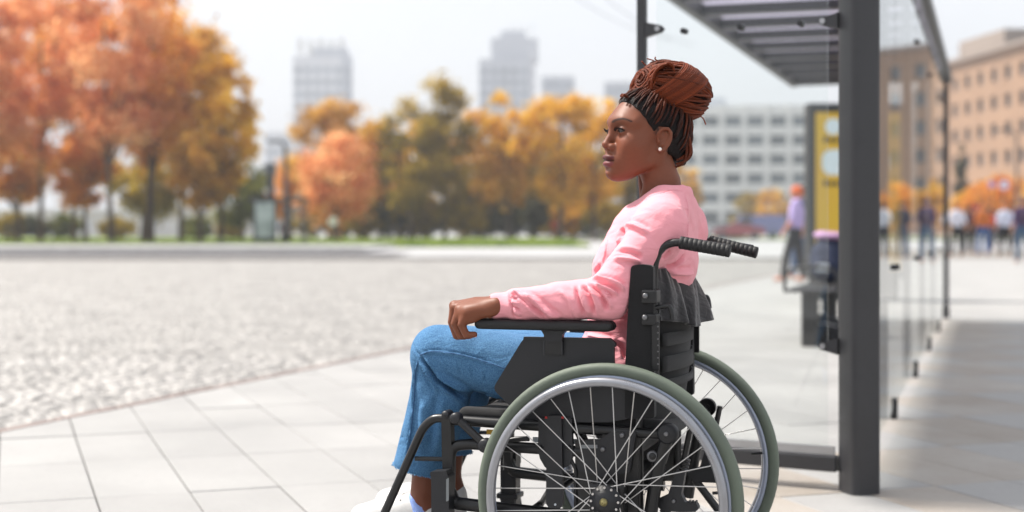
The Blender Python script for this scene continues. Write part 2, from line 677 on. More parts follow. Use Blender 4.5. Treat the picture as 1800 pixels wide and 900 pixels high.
for c in cob:
    z = -0.052 + cr.uniform(-.003, .003)
    a = kang + cr.uniform(-.09, .09)
    tx, ty = cr.uniform(-.022, .022), cr.uniform(-.022, .022)
    if id(c) in near_set:
        link('cobble', cr.choice(cob_meshes), None, rb, (c[1], c[0], z), (tx, ty, a)).scale = (c[2] / .135, c[3] / .165, 1)
    else:
        vs, fs = cobble_verts(c[2] * .98, c[3] * .98, 0.055)
        E = Euler((tx, ty, a)).to_matrix()
        q = Vector((c[1], c[0], z))
        rest.add([q + E @ Vector((x + cr.uniform(-.012, .012), y + cr.uniform(-.012, .012), zz)) for x, y, zz in vs], fs, True)
ro = rest.build('cobble_field', M_cobble, rb)
ro['kind'] = 'stuff'

# edging stones between setts and slabs
M_edge = mat('pinkish_granite', S(150, 134, 128), world=True, speck=.2, rough=.7, var=.15, vscale=3, obj_random=.1)
vs, fs = cobble_verts(.062, .485, .05)
edge_me = make_mesh('edging_stone', vs, fs); edge_me.materials.append(M_edge)
for k in range(86):
    p = k0 + kdir * (3.0 + k * .49) + kper * .040
    link('edging_stone', edge_me, None, rb, (p.x, p.y, -.0495 + cr.uniform(-.002, .002)), (0, 0, kang + cr.uniform(-.004, .004)))

# ---- slab pavement
pv = sheet('pavement', [(kerb_x(-3), -3), (60, -3), (60, 60), (kerb_x(60), 60)], -0.016, M_bed)
tag(pv, 'pale stone slab pavement under the wheelchair and shelter', kind='structure')
us = Vector((-0.3355, 0.942)); vs_ = Vector((0.942, 0.3355))
SL, SW = 0.765, 0.312
g0 = Vector(ground_at(148, 813))
sang = math.atan2(us.y, us.x) - math.pi / 2
WALL0 = Vector((1.188, 4.909)); WALLD = Vector((0.3198, 0.9475)); WALLN = Vector((0.9475, -0.3198))


def slab_verts(w, l, h=0.015, b=0.0025):
    x, y = w / 2, l / 2
    lo = [(-x, -y, 0), (x, -y, 0), (x, y, 0), (-x, y, 0)]
    mi = [(-x, -y, h - b), (x, -y, h - b), (x, y, h - b), (-x, y, h - b)]
    to = [(-x + b, -y + b, h), (x - b, -y + b, h), (x - b, y - b, h), (-x + b, y - b, h)]
    fs = []
    for i in range(4):
        j = (i + 1) % 4
        fs += [(i, j, j + 4, i + 4), (i + 4, j + 4, j + 8, i + 8)]
    return lo + mi + to, fs + [(8, 9, 10, 11)]


vs, fs = slab_verts(SW - .005, SL - .005)
slab_me = make_mesh('paving_slab', vs, fs); slab_me.materials.append(M_slab)
slab_me_tan = make_mesh('paving_slab', vs, fs); slab_me_tan.materials.append(M_slab_tan)
sl = []
for i in range(-70, 90):
    for j in range(-160, 160):
        p = g0 + us * ((i + .5) * SL) + vs_ * ((j + .5) * SW)
        if p.y < 2.0 or p.y > 42 or abs(p.x) > .58 * p.y + 1.2: continue
        if p.x < kerb_x(p.y) - .45: continue
        sl.append((p.y, p.x))
sl.sort()
shown = [s_ for s_ in sl if s_[0] > 4.1 and abs(s_[1]) < .37 * s_[0]]
keep = set(shown[:300])
rest = MB()


def clip_kerb(x, y):
    """outline of a slab cut along the kerb line; None when whole"""
    E = Matrix.Rotation(sang, 2)
    w_, l_ = (SW - .007) / 2, (SL - .007) / 2
    poly = [Vector((x, y)) + E @ Vector(q) for q in ((-w_, -l_), (w_, -l_), (w_, l_), (-w_, l_))]
    f_ = lambda q: q.x - kerb_x(q.y) - .006
    if all(f_(q) > 0 for q in poly): return None
    out = []
    for i in range(4):
        a, b = poly[i], poly[(i + 1) % 4]
        fa, fb = f_(a), f_(b)
        if fa > 0: out.append(a)
        if (fa > 0) != (fb > 0): out.append(a.lerp(b, fa / (fa - fb)))
    return out


for (y, x) in sl:
    cut_ = clip_kerb(x, y)
    if cut_ is not None:
        if len(cut_) < 3: continue
        zt_ = -0.0005 + cr.uniform(-.0012, .0012)
        mb_ = MB().prism([tuple(q) for q in cut_], zt_ - .015, zt_, axis='Z')
        if (y, x) in keep: mb_.build('paving_slab', M_slab, pv)
        else: rest.add(mb_.v, mb_.f)
        continue
    z = -0.0155 + cr.uniform(-.0012, .0012)
    dw = (Vector((x, y)) - WALL0).dot(WALLN)
    al = (Vector((x, y)) - WALL0).dot(WALLD)
    if (y, x) in keep:
        tan = (0.0 < dw < .55 and -.3 < al < 9.5 and cr.random() < .9) or (-.9 < dw <= 0 and abs(al + .15) < .45 and cr.random() < .8)
        link('paving_slab', slab_me_tan if tan else slab_me, None, pv, (x, y, z), (cr.uniform(-.002, .002), cr.uniform(-.002, .002), sang))
    else:
        E = Matrix.Rotation(sang, 3, 'Z')
        rest.add([Vector((x, y, z)) + E @ Vector(v) for v in vs], fs)
ro = rest.build('slab_field', M_slab, pv)
ro['kind'] = 'stuff'

# ---- far edge of the square: carriageway, kerb, footway and lawn
ao = sheet('asphalt_road', [(-160, 44), (-4, 44), (-4, 57.6), (-160, 57.6)], -0.069, M_asphalt)
tag(ao, 'grey asphalt lane along the far kerb', kind='structure')
kb = MB()
for i in range(60):
    x0 = -6.0 - i * 1.2
    kb.box((x0 - .6, 57.8, .02), (1.19, .3, .2), bev=.015)
ko = kb.build('kerb', M_kerb)
tag(ko, 'pale granite kerb of the far footway', kind='structure')
fw = MB().box((-42, 65.6, -.01), (72, 15.3, .15))
fo = fw.build('footway', M_plaza)
tag(fo, 'pale footway along the park edge', kind='structure')
lo = MB().box((-55, 99, 0.0), (118, 51.5, .2))
lw = lo.build('lawn', M_lawn)
tag(lw, 'green lawn strip under the autumn trees', kind='structure')
lo = MB().box((37, 122, -.02), (66, 9, .2))
lw2 = lo.build('lawn', M_lawn)
tag(lw2, 'narrow grass verge below the golden trees', kind='structure')
gb = MB()
gr = random.Random(11)
for i in range(9000):
    x, y = gr.uniform(-60, 3.5), gr.uniform(73.5, 96) if gr.random() < .7 else gr.uniform(74, 76)
    h, w, a = gr.uniform(.08, .2), gr.uniform(.03, .07), gr.uniform(0, 3.14)
    c, s_ = math.cos(a) * w, math.sin(a) * w
    gb.add([(x - c, y - s_, .09), (x + c, y + s_, .09), (x + gr.uniform(-.05, .05), y + gr.uniform(-.05, .05), .09 + h)], [(0, 1, 2)])
go = gb.build('grass', M_lawn)
tag(go, 'short green grass blades on the park lawn', 'grass', kind='stuff')


# ================================================================== the glass bus shelter
M_post = mat('anthracite_paint', S(48, 48, 51), speck=.25, rough=0.42, var=0.12, vscale=6, bump=0.03, bscale=140, rvar=.08)
M_dark = mat('dark_steel', S(38, 38, 40), rough=0.45, var=0.15, vscale=8)
M_glass = glass_mat('shelter_glass', (0.965, 0.98, 0.975, 1), ior=1.62)
M_knob = mat('black_fitting', S(34, 34, 36), rough=0.4, var=0.1, vscale=20)
M_steel = mat('brushed_steel', S(170, 170, 172), rough=0.35, metal=0.9, var=0.1, vscale=12)


def roof_mat():
    m = bpy.data.materials.new('frosted_roof_panel')
    m.use_nodes = True
    n, l = m.node_tree.nodes, m.node_tree.links
    n.clear()
    o = n.new('ShaderNodeOutputMaterial')
    d = n.new('ShaderNodeBsdfDiffuse'); t_ = n.new('ShaderNodeBsdfTranslucent')
    no = n.new('ShaderNodeTexNoise'); no.inputs['Scale'].default_value = 3.0
    cr_ = n.new('ShaderNodeValToRGB')
    cr_.color_ramp.elements[0].color = S(206, 203, 216); cr_.color_ramp.elements[1].color = S(226, 223, 233)
    l.new(no.outputs['Fac'], cr_.inputs['Fac'])
    l.new(cr_.outputs['Color'], d.inputs['Color']); l.new(cr_.outputs['Color'], t_.inputs['Color'])
    mx = n.new('ShaderNodeMixShader'); mx.inputs['Fac'].default_value = .75
    l.new(d.outputs['BSDF'], mx.inputs[1]); l.new(t_.outputs['BSDF'], mx.inputs[2])
    l.new(mx.outputs['Shader'], o.inputs['Surface'])
    return m


M_roof = roof_mat()
sh = empty('bus_shelter', (WALL0.x, WALL0.y, 0))
tag(sh, 'glass bus shelter with anthracite posts and slatted roof', 'bus shelter')
shinv = Matrix.Translation(-Vector((WALL0.x, WALL0.y, 0)))


def W(a, b, z):
    """along the back wall, outwards from it (street side negative), up; in shelter space"""
    p = WALLD * a + WALLN * b
    return Vector((p.x, p.y, z))


wang = math.atan2(WALLD.y, WALLD.x)
Wrot = Matrix.Rotation(wang, 3, 'Z')        # local x along the wall
ROOF_Z = 2.40


def rounded_post(name, p, w, d, z0, z1, m, parent, rot):
    poly = round_poly([(-w / 2, -d / 2), (w / 2, -d / 2), (w / 2, d / 2), (-w / 2, d / 2)], w * .22, 4)
    b = MB()
    n = len(poly)
    vs = []
    for z in (z0, z1):
        vs += [Vector(p) + rot @ Vector((x, y, 0)) + Vector((0, 0, z)) for x, y in poly]
    b.add(vs, [(i, (i + 1) % n, n + (i + 1) % n, n + i) for i in range(n)], True)
    b.add(vs[:n], [tuple(range(n))]); b.add(vs[n:], [tuple(range(n))])
    return b.build(name, m, parent)


rounded_post('post', Vector((.010, 0, 0)), .113, .113, 0.0, ROOF_Z, M_post, sh, Matrix.Rotation(R(18), 3, 'Z'))
# end wall towards the camera: pane, slim post, rail, clips, knobs
ENDD = Vector((-0.874, 0.486, 0))
EL = 0.805
eang = math.atan2(ENDD.y, ENDD.x)
p_end = ENDD * EL
rounded_post('slim_post', p_end, .033, .033, 0.0, ROOF_Z, M_post, sh, Matrix.Rotation(eang, 3, 'Z'))
mid = ENDD * (EL / 2 + .02)
pane = MB().box((mid.x, mid.y, 1.25), (EL - .16, .010, 2.2), rz=eang).build('end_pane', M_glass, sh)
mid2 = ENDD * (EL / 2)
MB().box((mid2.x, mid2.y, .092), (EL - .13, .045, .055), rz=eang, bev=.006).build('bottom_rail', M_post, sh)
MB().box((mid2.x, mid2.y, .136), (EL - .15, .014, .03), rz=eang).build('glazing_bead', M_steel, sh)
fac = Vector((-0.486, -0.874, 0))              # towards the camera
for (px, py, rr) in ((1203, 55, .011), (1303, 48, .011), (1408, 42, .011)):
    # knobs along the top of the pane
    t_ = None
    k_ = (px - 900) / 2500.0
    # point on the end wall line at this bearing
    t_ = (WALL0.x - k_ * WALL0.y) / (0.874 + 0.486 * k_)
    D_ = WALL0.y + .486 * t_
    z_ = CAM_H + (401 - py) / 2500.0 * D_
    c_ = ENDD * t_ + Vector((0, 0, z_))
    MB().tube([c_ - fac * .014, c_ + fac * .016], rr, 14).tube([c_ + fac * .016, c_ + fac * .02], rr * .7, 14).build('glass_knob', M_knob, sh)
for (t_, z_, sgn) in ((EL - .017, 1.648, -1), (.062, 1.632, 1), (EL - .017, .5, -1), (.062, .5, 1)):
    c_ = ENDD * t_ + Vector((0, 0, z_))
    dr = ENDD * sgn
    poly = [(0, -.028), (.0, .028), (.06, .013), (.072, 0), (.06, -.013)]
    b = MB()
    vs = [c_ + dr * u + Vector((0, 0, v)) + fac * w for w in (-.012, .012) for u, v in poly]
    n = 5
    b.add(vs, [tuple(range(n)), tuple(range(2 * n - 1, n - 1, -1))] + [(i, (i + 1) % n, n + (i + 1) % n, n + i) for i in range(n)])
    o = b.build('glass_clip', M_post, sh)
    q = c_ + dr * .052
    MB().tube([q - fac * .02, q + fac * .02], .010, 12).build('bolt', M_steel, o)
# back wall: five panes in a line with narrow gaps, slim posts behind, feet and fittings
BL = 10.0
edges = [0.09, 2.0, 4.0, 6.0, 8.0, 9.9]
for i in range(5):
    a0, a1 = edges[i] + .012, edges[i + 1] - .012
    c_ = W((a0 + a1) / 2, 0.0, 1.22)
    MB().box(c_, (a1 - a0, .010, 2.32), rz=wang).build('back_pane', M_glass, sh)
    for zz in (.725, 2.06):
        for aa in (a0 + .06, a1 - .06)[:1 if i else 2]:
            q = W(aa, 0, zz)
            nn = Vector((WALLN.x, WALLN.y, 0))
            MB().tube([q - nn * .022, q + nn * .022], .013, 10).build('glass_knob', M_knob, sh)
    if i > 0:
        rounded_post('slim_post', W(edges[i], -.05, 0), .03, .045, 0, ROOF_Z, M_post, sh, Wrot)
        MB().box(W(edges[i], 0.0, .05), (.05, .035, .10), rz=wang, bev=.008).build('pane_foot', M_dark, sh)
rounded_post('post', W(BL, 0, 0), .06, .06, 0, ROOF_Z, M_post, sh, Wrot)
MB().box(W(BL, 0.0, .06), (.08, .075, .12), rz=wang, bev=.01).build('pane_foot', M_dark, sh)
MB().box(W(BL / 2, 0.03, ROOF_Z + .03), (BL + .1, .06, .085), rz=wang, bev=.01).build('gutter', M_dark, sh)
# roof: cross beams, translucent panels, front fascia
RW = 1.50
rr_ = Matrix.Rotation(wang, 3, 'Z')
for a in np.arange(0.0, 10.01, .69):
    MB().box(W(a, -RW / 2 - .01, ROOF_Z + .03), (.11, RW - .06, .07), rz=wang, bev=.006).build('cross_beam', M_post, sh)
for k, a in enumerate(np.arange(0.0, 9.3, .69)):
    MB().box(W(a + .345, -RW / 2, ROOF_Z + .085), (.675, RW - .02, .012), rz=wang).build('roof_panel', M_roof, sh)
MB().box(W(BL / 2 - .1, -RW, ROOF_Z + .04), (BL + .02, .07, .13), rz=wang, bev=.01).build('front_fascia', M_dark, sh)
MB().box(W(9.82, -RW / 2, ROOF_Z + .03), (.05, RW, .10), rz=wang, bev=.008).build('end_fascia', M_dark, sh)
MB().box(W(-.12, -RW / 2, ROOF_Z + .03), (.05, RW, .10), rz=wang, bev=.008).build('end_fascia', M_dark, sh)

# bench inside, with a backpack on it
M_mesh = mat('bench_black_steel', S(40, 40, 42), rough=.5, var=.15, vscale=10)
bn = empty('bench', (WALL0.x + W(6.75, -.86, 0).x, WALL0.y + W(6.75, -.86, 0).y, 0), wang)
tag(bn, 'black steel bench standing inside the glass shelter', 'bench')
for k in range(7):
    MB().box((0, -.18 + k * .06, .43), (1.7, .045, .022), bev=.006).build('seat_slat', M_mesh, bn)
for sx in (-.7, .7):
    MB().box((sx, .02, .209), (.05, .13, .418), bev=.012).build('leg', M_mesh, bn)
    MB().tube(bez([(sx * 1.17, -.2, .44), (sx * 1.17, -.18, .58), (sx * 1.17, 0, .62), (sx * 1.17, .17, .58), (sx * 1.17, .2, .44)], 6), .014, 8).build('armrest', M_mesh, bn)
M_navy = mat('navy_fabric', S(34, 42, 66), rough=.85, var=.25, vscale=14, bump=.2, bscale=120)
M_lilac = mat('lilac_fabric', S(176, 140, 176), rough=.9, var=.12, vscale=10)
M_patch = mat('pale_patch', S(205, 212, 218), rough=.7, var=.05, vscale=8)
bx = W(7.15, -.86, 0)
bp = empty('backpack', (WALL0.x + bx.x, WALL0.y + bx.y, .442), wang)
tag(bp, 'navy blue backpack with a pale patch on the shelter bench', 'backpack')
f = Field((-.2, -.22, -.02), (.2, .22, .46), .012)
f.ell((0, 0, .19), (.13, .16, .19), .02).ell((-.1, 0, .13), (.06, .12, .11), .03).chain([(0, -.09, .36), (0, 0, .4), (0, .09, .36)], .014, .01)
f.chain([(.1, -.08, .32), (.15, -.09, .2), (.1, -.08, .05)], .016, .01).chain([(.1, .08, .32), (.15, .09, .2), (.1, .08, .05)], .016, .01)
f.cut((0, 0, -1), 0.0)
V, Q = f.skin(2)
link('bag_body', make_mesh('bag_body', V, Q, True), M_navy, bp)
MB().box((-.163, .03, .14), (.008, .1, .07), bev=.003).build('patch', M_patch, bp)
f = Field((-.2, -.2, .3), (.2, .2, .5), .01)
f.ell((0.0, -.02, .39), (.09, .13, .035), .02).ell((.03, .06, .4), (.06, .07, .035), .02)
V, Q = f.skin(2)
M_duffel = mat('dark_grey_canvas', S(44, 44, 48), rough=.85, var=.25, vscale=12, bump=.25, bscale=90)
dx = W(6.35, -.80, 0)
db = empty('duffel_bag', (WALL0.x + dx.x, WALL0.y + dx.y, 0), wang)
tag(db, 'dark grey duffel bag on the ground at the end of the shelter bench', 'bag')
fq = Field((-.2, -.3, -.01), (.2, .3, .5), .012)
fq.ell((0, 0, .12), (.11, .15, .12), .03).ell((.02, .07, .13), (.09, .09, .10), .03).ell((0, -.11, .09), (.08, .06, .08), .02)
fq.chain([(0, -.09, .2), (.0, -.06, .28), (0, .05, .29), (0, .09, .2)], .010, .01)
fq.cut((0, 0, -1), 0.0)
Vq, Qq = fq.skin(2)
link('bag_body', make_mesh('bag_body', Vq, Qq, True), M_duffel, db)
MB().tube(bez([(-.10, -.10, .15), (-.115, 0, .17), (-.10, .10, .15)], 5), .006, 6).build('piping', M_steel, db)
fd = link('folded_scarf', make_mesh('folded_scarf', V, Q, True), M_lilac, None, (WALL0.x + bx.x, WALL0.y + bx.y, .455), (0, 0, wang))
tag(fd, 'lilac scarf folded on top of the navy backpack', 'scarf')

# free-standing poster light box beyond the shelter
M_frame = mat('lightbox_frame', S(48, 50, 52), rough=.4, var=.12, vscale=5)
M_yel = mat('yellow_poster', S(214, 178, 46), rough=.5, var=.1, vscale=1.3, c2=S(206, 166, 60))
M_pale = mat('pale_blue_print', S(206, 222, 226), rough=.5, var=.04, vscale=4)
M_print = mat('dark_print', S(78, 66, 44), rough=.6, var=.1, vscale=30)
ax, ay = at(1421, 0, 17.9).x, 17.9
lb = empty('poster_lightbox', (ax + .64, ay + .05, 0), R(4))
tag(lb, 'tall dark poster light box with a yellow poster behind the shelter', 'light box')
MB().box((0, .11, 1.38), (1.28, .22, 2.22), bev=.03).build('housing', M_frame, lb)
MB().box((0, .11, .16), (1.1, .16, .32), bev=.01).build('plinth', M_frame, lb)
MB().box((0.0, -.004, 1.37), (1.1, .006, 2.0)).build('poster', M_yel, lb)
for i, (x0, z0) in enumerate(((-.6, 1.37), (.6, 1.37))):
    MB().box((x0, -.008, z0), (.06, .016, 2.16), bev=.004).build('frame_rail', M_frame, lb)
for z0 in (.33, 2.42):
    MB().box((0, -.008, z0), (1.14, .016, .09), bev=.004).build('frame_rail', M_frame, lb)
b = MB(); b.tube([(-.325, -.0085, 2.19), (-.325, -.013, 2.19)], .105, 28, smooth=False); b.build('pale_disc', M_pale, lb)
poly = round_poly([(-.47, 1.58), (.40, 1.58), (.40, 1.90), (-.47, 1.90)], .15, 8)
b = MB().prism(poly, -.013, -.0085); b.build('pale_pill', M_pale, lb)
for z0, w_, n_ in ((2.02, .42, 6), (1.47, .36, 5)):
    for k in range(n_):
        MB().box((-.46 + (k + .5) * w_ / n_, -.0095, z0 + (.008 if k % 3 == 0 else 0)), (w_ / n_ * .72, .005, .058 + .016 * (k % 3 == 0))).build('print_letter', M_print, lb)
poly = [(-.28, 1.62), (-.2, 1.86), (-.16, 1.86), (-.24, 1.62)]
MB().prism(poly, -.016, -.0135).build('pale_stroke', mat('white_print', S(236, 238, 238), rough=.5, var=.02), lb)

# ================================================================== the wheelchair
CH_O = Vector((0.303, 3.452, 0.0)); CH_A = R(162)
CHM = Matrix.Translation(CH_O) @ Matrix.Rotation(CH_A, 4, 'Z')
CHI = CHM.inverted()
CAML = CHI @ Vector((0, 0, CAM_H))


def P(px, py, y):
    """point of the chair's upright plane at lateral distance y, in chair space (x forward, y left, z up)"""
    d = (CHI.to_3x3() @ Vector(((px - 900) / 2500.0, 1.0, (401 - py) / 2500.0)))
    t = (y - CAML.y) / d.y
    return CAML + d * t


M_tyre = mat('green_grey_tyre', S(94, 103, 91), rough=.62, var=.12, vscale=9, bump=.08, bscale=80, rvar=.1)
M_alu = mat('anodised_rim', S(152, 153, 158), rough=.32, metal=.75, var=.08, vscale=14, rvar=.08)
M_rim2 = mat('grey_rim', S(158, 166, 184), rough=.38, metal=.5, var=.06, vscale=10)
M_spoke = mat('steel_spoke', S(206, 204, 202), rough=.28, metal=.85, var=.05, vscale=30)
M_black = mat('black_frame_paint', S(17, 17, 19), rough=.36, var=.2, vscale=9, bump=.02, bscale=100, rvar=.1)
M_rubber = mat('black_rubber', S(20, 20, 22), rough=.62, var=.15, vscale=20, bump=.1, bscale=150)
M_plastic = mat('black_plastic', S(22, 23, 28), rough=.46, var=.1, vscale=8, bump=.05, bscale=260)
M_cloth = mat('black_nylon', S(17, 17, 19), rough=.9, var=.22, vscale=18, bump=.08, bscale=300, sheen=.1)
M_velvet = mat('charcoal_cloth', S(30, 29, 32), rough=.95, var=.2, vscale=14, bump=.06, bscale=200, sheen=.35, wrinkle=.25, wscale=30)
M_screw = mat('zinc_screw', S(120, 120, 122), rough=.4, metal=.8, var=.1, vscale=30)
M_brass = mat('brass_nut', S(150, 140, 96), rough=.4, metal=.8, var=.12, vscale=30)
M_red = mat('red_sticker', S(170, 30, 30), rough=.5, var=.05)
M_yellow = mat('yellow_sticker', S(196, 150, 40), rough=.5, var=.05)
M_grey2 = mat('dark_grey_plastic', S(44, 45, 50), rough=.5, var=.08, vscale=12)
M_grey = mat('grey_plastic', S(120, 124, 126), rough=.5, var=.08, vscale=12)

wc = empty('wheelchair', CH_O, CH_A)
tag(wc, 'black wheelchair with green-grey tyres carrying the woman in pink', 'wheelchair')
WR = 0.305
AX_Z = 0.305


def make_wheel(side):
    w = empty('rear_wheel', (0, side * .29, AX_Z), 0, wc)
    out = side
    # tyre: slightly squared section with faint shoulder lines
    prof = []
    for k in range(20):
        a = 2 * math.pi * k / 20
        prof.append((.2905 + .0145 * math.copysign(abs(math.cos(a)) ** .85, math.cos(a)), .0165 * math.copysign(abs(math.sin(a)) ** .8, math.sin(a))))
    MB().lathe(prof, 96, axis='Y', closed=True).build('tyre', M_tyre, w)
    MB().tube([(-.262, side * -.004, .03), (-.235, side * -.004, .027)], .0035, 8).build('valve', M_rubber, w)
    prof = [(.2805, -.011), (.2805, .011), (.272, .0125), (.266, .008), (.264, 0), (.266, -.008), (.272, -.0125)]
    MB().lathe(prof, 96, axis='Y', closed=True).build('rim', M_rim2, w)
    prof = []
    for k in range(12):
        a = 2 * math.pi * k / 12
        prof.append((.2655 + .0105 * math.cos(a), out * .032 + .0095 * math.sin(a)))
    hr = MB().lathe(prof, 96, axis='Y', closed=True)
    hro = hr.build('hand_rim', M_alu, w)
    for k in range(6):
        a = 2 * math.pi * (k + .3) / 6
        c, s_ = math.cos(a), math.sin(a)
        MB().tube([(c * .268, out * .004, s_ * .268), (c * .266, out * .03, s_ * .266)], .006, 8).build('hand_rim_bracket', M_alu, w)
    # hub
    hp = [(.001, out * -.04), (.018, out * -.04), (.03, out * -.032), (.03, out * -.026), (.016, out * -.02), (.016, out * .012), (.036, out * .018), (.036, out * .026), (.022, out * .03), (.02, out * .036), (.001, out * .036)]
    MB().lathe(hp, 32, axis='Y').build('hub', M_plastic, w)
    MB().lathe([(.001, out * .046), (.004, out * .046), (.0045, out * .042), (.008, out * .041), (.0092, out * .036)], 24, axis='Y').build('axle_nut', M_brass, w)
    for k in range(12):
        a = 2 * math.pi * k / 12
        MB().tube([(math.cos(a) * .031, out * .025, math.sin(a) * .031), (math.cos(a) * .031, out * .029, math.sin(a) * .031)], .0028, 8).build('spoke_head', M_spoke, w)
    # 32 crossed spokes
    n = 32
    for k in range(n):
        inner = (k % 2 == 0)
        tw = (1 if (k // 2) % 2 == 0 else -1) * R(62)
        a = 2 * math.pi * k / n + .04
        ha = a + tw
        y0 = out * (.022 if inner else -.029)
        p0 = Vector((math.cos(ha) * .031, y0, math.sin(ha) * .031))
        p1 = Vector((math.cos(a) * .2665, out * (.002 if inner else -.002), math.sin(a) * .2665))
        MB().tube([p0, p1], .00125, 6, cap=False).build('spoke', M_spoke, w)
    return w


for s_ in (1, -1): make_wheel(s_)


def xz(px, py, y=.2):
    p = P(px, py, y)
    return (p.x, p.z)


def side_tube(name, pts, y, r, m=M_black, n=12, smooth_n=0, parent=wc, sides=(1, -1)):
    """a tube traced on the left frame and repeated on the right one"""
    base = [P(px, py, y) for px, py in pts]
    if smooth_n: base = bez(base, smooth_n)
    for s in sides:
        MB().tube([(p.x, p.y * s, p.z) for p in base], r, n).build(name, m, parent)


def side_box(name, px0, py0, px1, py1, y, dy, m=M_black, bev=.004, parent=wc, sides=(1, -1)):
    a, b_ = P(px0, py0, y), P(px1, py1, y)
    for s in sides:
        MB().box(((a.x + b_.x) / 2, s * y, (a.z + b_.z) / 2), (abs(a.x - b_.x), dy, abs(a.z - b_.z)), bev=bev).build(name, m, parent)


def side_prism(name, pts, y, dy, m=M_black, rr=.006, parent=wc, sides=(1, -1)):
    poly = [xz(px, py, y) for px, py in pts]
    poly = round_poly(poly, rr, 4) if rr else poly
    for s in sides:
        o = MB().prism(poly, s * y - dy / 2, s * y + dy / 2).build(name, m, parent)
    return o


def side_disc(name, px, py, y, r, dy, m, parent=wc, sides=(1, -1)):
    p = P(px, py, y)
    for s in sides:
        q = Vector((p.x, p.y * s, p.z))
        MB().lathe([(.0005, s * dy), (r * .75, s * dy), (r, s * dy * .6), (r, -s * dy)], 20, origin=q, axis='Y').build(name, m, parent)


FY = .225      # lateral position of the frame tubes
# seat rails and lower frame
for s in (1, -1):
    z = P(800, 738, FY).z
    MB().tube([(P(782, 738, FY).x, s * FY, z), (-.12, s * FY, z - .012)], .0125, 12).build('seat_rail', M_black, wc)
    z2 = P(820, 781, FY).z
    MB().tube(bez([(P(788, 880, FY).x, s * FY, P(788, 880, FY).z), (P(790, 820, FY).x, s * FY, P(790, 820, FY).z), (P(797, 788, FY).x, s * FY, P(797, 788, FY).z), (P(822, 781, FY).x, s * FY, z2), (P(862, 780, FY).x, s * FY, z2), (.05, s * FY, z2 - .004)], 6), .013, 12).build('front_frame', M_black, wc)
    zl = P(830, 888, FY).z
    MB().tube(bez([(P(790, 862, FY).x, s * FY, P(790, 862, FY).z), (P(800, 882, FY).x, s * FY, P(800, 882, FY).z), (P(830, 889, FY).x, s * FY, zl), (.12, s * FY, zl - .01), (-.02, s * FY, zl - .01)], 6), .0155, 12).build('lower_frame', M_black, wc)
# front uprights
side_prism('front_upright', [(779, 728), (795, 728), (796, 775), (799, 790), (797, 860), (808, 884), (785, 884), (780, 800)], FY, .026, rr=.004)
side_disc('upright_cap', 786, 729, FY, .011, .016, M_plastic)
# swing-away foot rest hangers
side_tube('footrest_hanger', [(800, 737), (772, 735), (758, 739), (744, 753), (733, 775), (706, 835), (676, 902), (655, 950), (632, 1002)], FY + .004, .0105, smooth_n=6)
side_tube('hanger_strut', [(730, 806), (779, 807)], FY + .002, .0055)
for s in (1, -1):
    p = P(640, 985, FY)
    # foot plates (below the picture)
    MB().box((p.x - .03, s * .115, .125), (.17, .2, .014), rot=Matrix.Rotation(R(-6), 3, 'Y'), bev=.005).build('foot_plate', M_plastic, wc)
    MB().tube([(p.x, s * (FY + .004), p.z), (p.x - .01, s * .2, .135)], .011, 10).build('foot_plate_bracket', M_black, wc)
# caster housings and casters
side_prism('caster_housing', [(763, 832), (788, 829), (794, 834), (794, 965), (764, 965)], FY + .03, .04, M_plastic, rr=.005)
side_prism('caster_cap', [(762, 827), (790, 825), (792, 833), (762, 835)], FY + .03, .043, M_grey if False else M_plastic, rr=.003)
side_prism('housing_label', [(784.5, 842), (789, 840), (789, 880), (784.5, 882)], FY + .0512, .002, M_grey, rr=.002)
for s in (1, -1):
    p = P(778, 960, FY + .03)
    cw = empty('caster', (p.x - .03, s * (FY + .03), .075), 0, wc)
    MB().lathe([(.075 + .0 - .012 * (1 - math.cos(a)), .016 * math.sin(a)) for a in np.linspace(-1.57, 1.57, 9)] + [(.05, .014), (.05, -.014)], 40, axis='Y', closed=True).build('tyre', M_rubber, cw)
    MB().lathe([(.05, -.012), (.05, .012), (.02, .014), (.012, .02), (.001, .02)], 28, axis='Y').lathe([(.05, -.012), (.02, -.014), (.012, -.02), (.001, -.02)], 28, axis='Y').build('wheel_disc', M_grey, cw)
    for q in (1, -1):
        MB().prism([(-.012, -.012), (.012, -.012), (.05, .115), (.01, .115)], q * .026 - .003, q * .026 + .003).build('fork_arm', M_plastic, cw)
    MB().box((.03, 0, .12), (.06, .06, .014), bev=.004).build('fork_crown', M_plastic, cw)
# diagonal link with pivots, wheel lock lever
side_tube('brake_link', [(803, 735), (826, 757), (853, 782)], FY + .03, .0095)
side_disc('brake_pivot', 853, 783, FY + .03, .0165, .012, M_plastic)
side_disc('brake_pivot', 802, 735, FY + .03, .0135, .012, M_plastic)
side_tube('brake_rod', [(853, 783), (905, 772), (930, 771)], FY + .03, .006)
side_prism('brake_shoe', [(846, 834), (852, 826), (857, 838), (853, 846), (848, 843)], .285, .03, M_grey, rr=.003)
# seat
f = Field((-.16, -.24, .38), (.46, .24, .52), .008)
za = P(840, 728, .2).z
for yy in np.linspace(-.2, .2, 21):
    sag = -.018 * (1 - (yy / .2) ** 2)
    f.chain([(P(818, 728, .2).x, yy, za + sag), (.1, yy, za - .006 + sag), (-.1, yy, za - .012 + sag)], .016, .02)
V, Q = f.skin(1)
link('seat_sling', make_mesh('seat_sling', V, Q, True), M_cloth, wc)
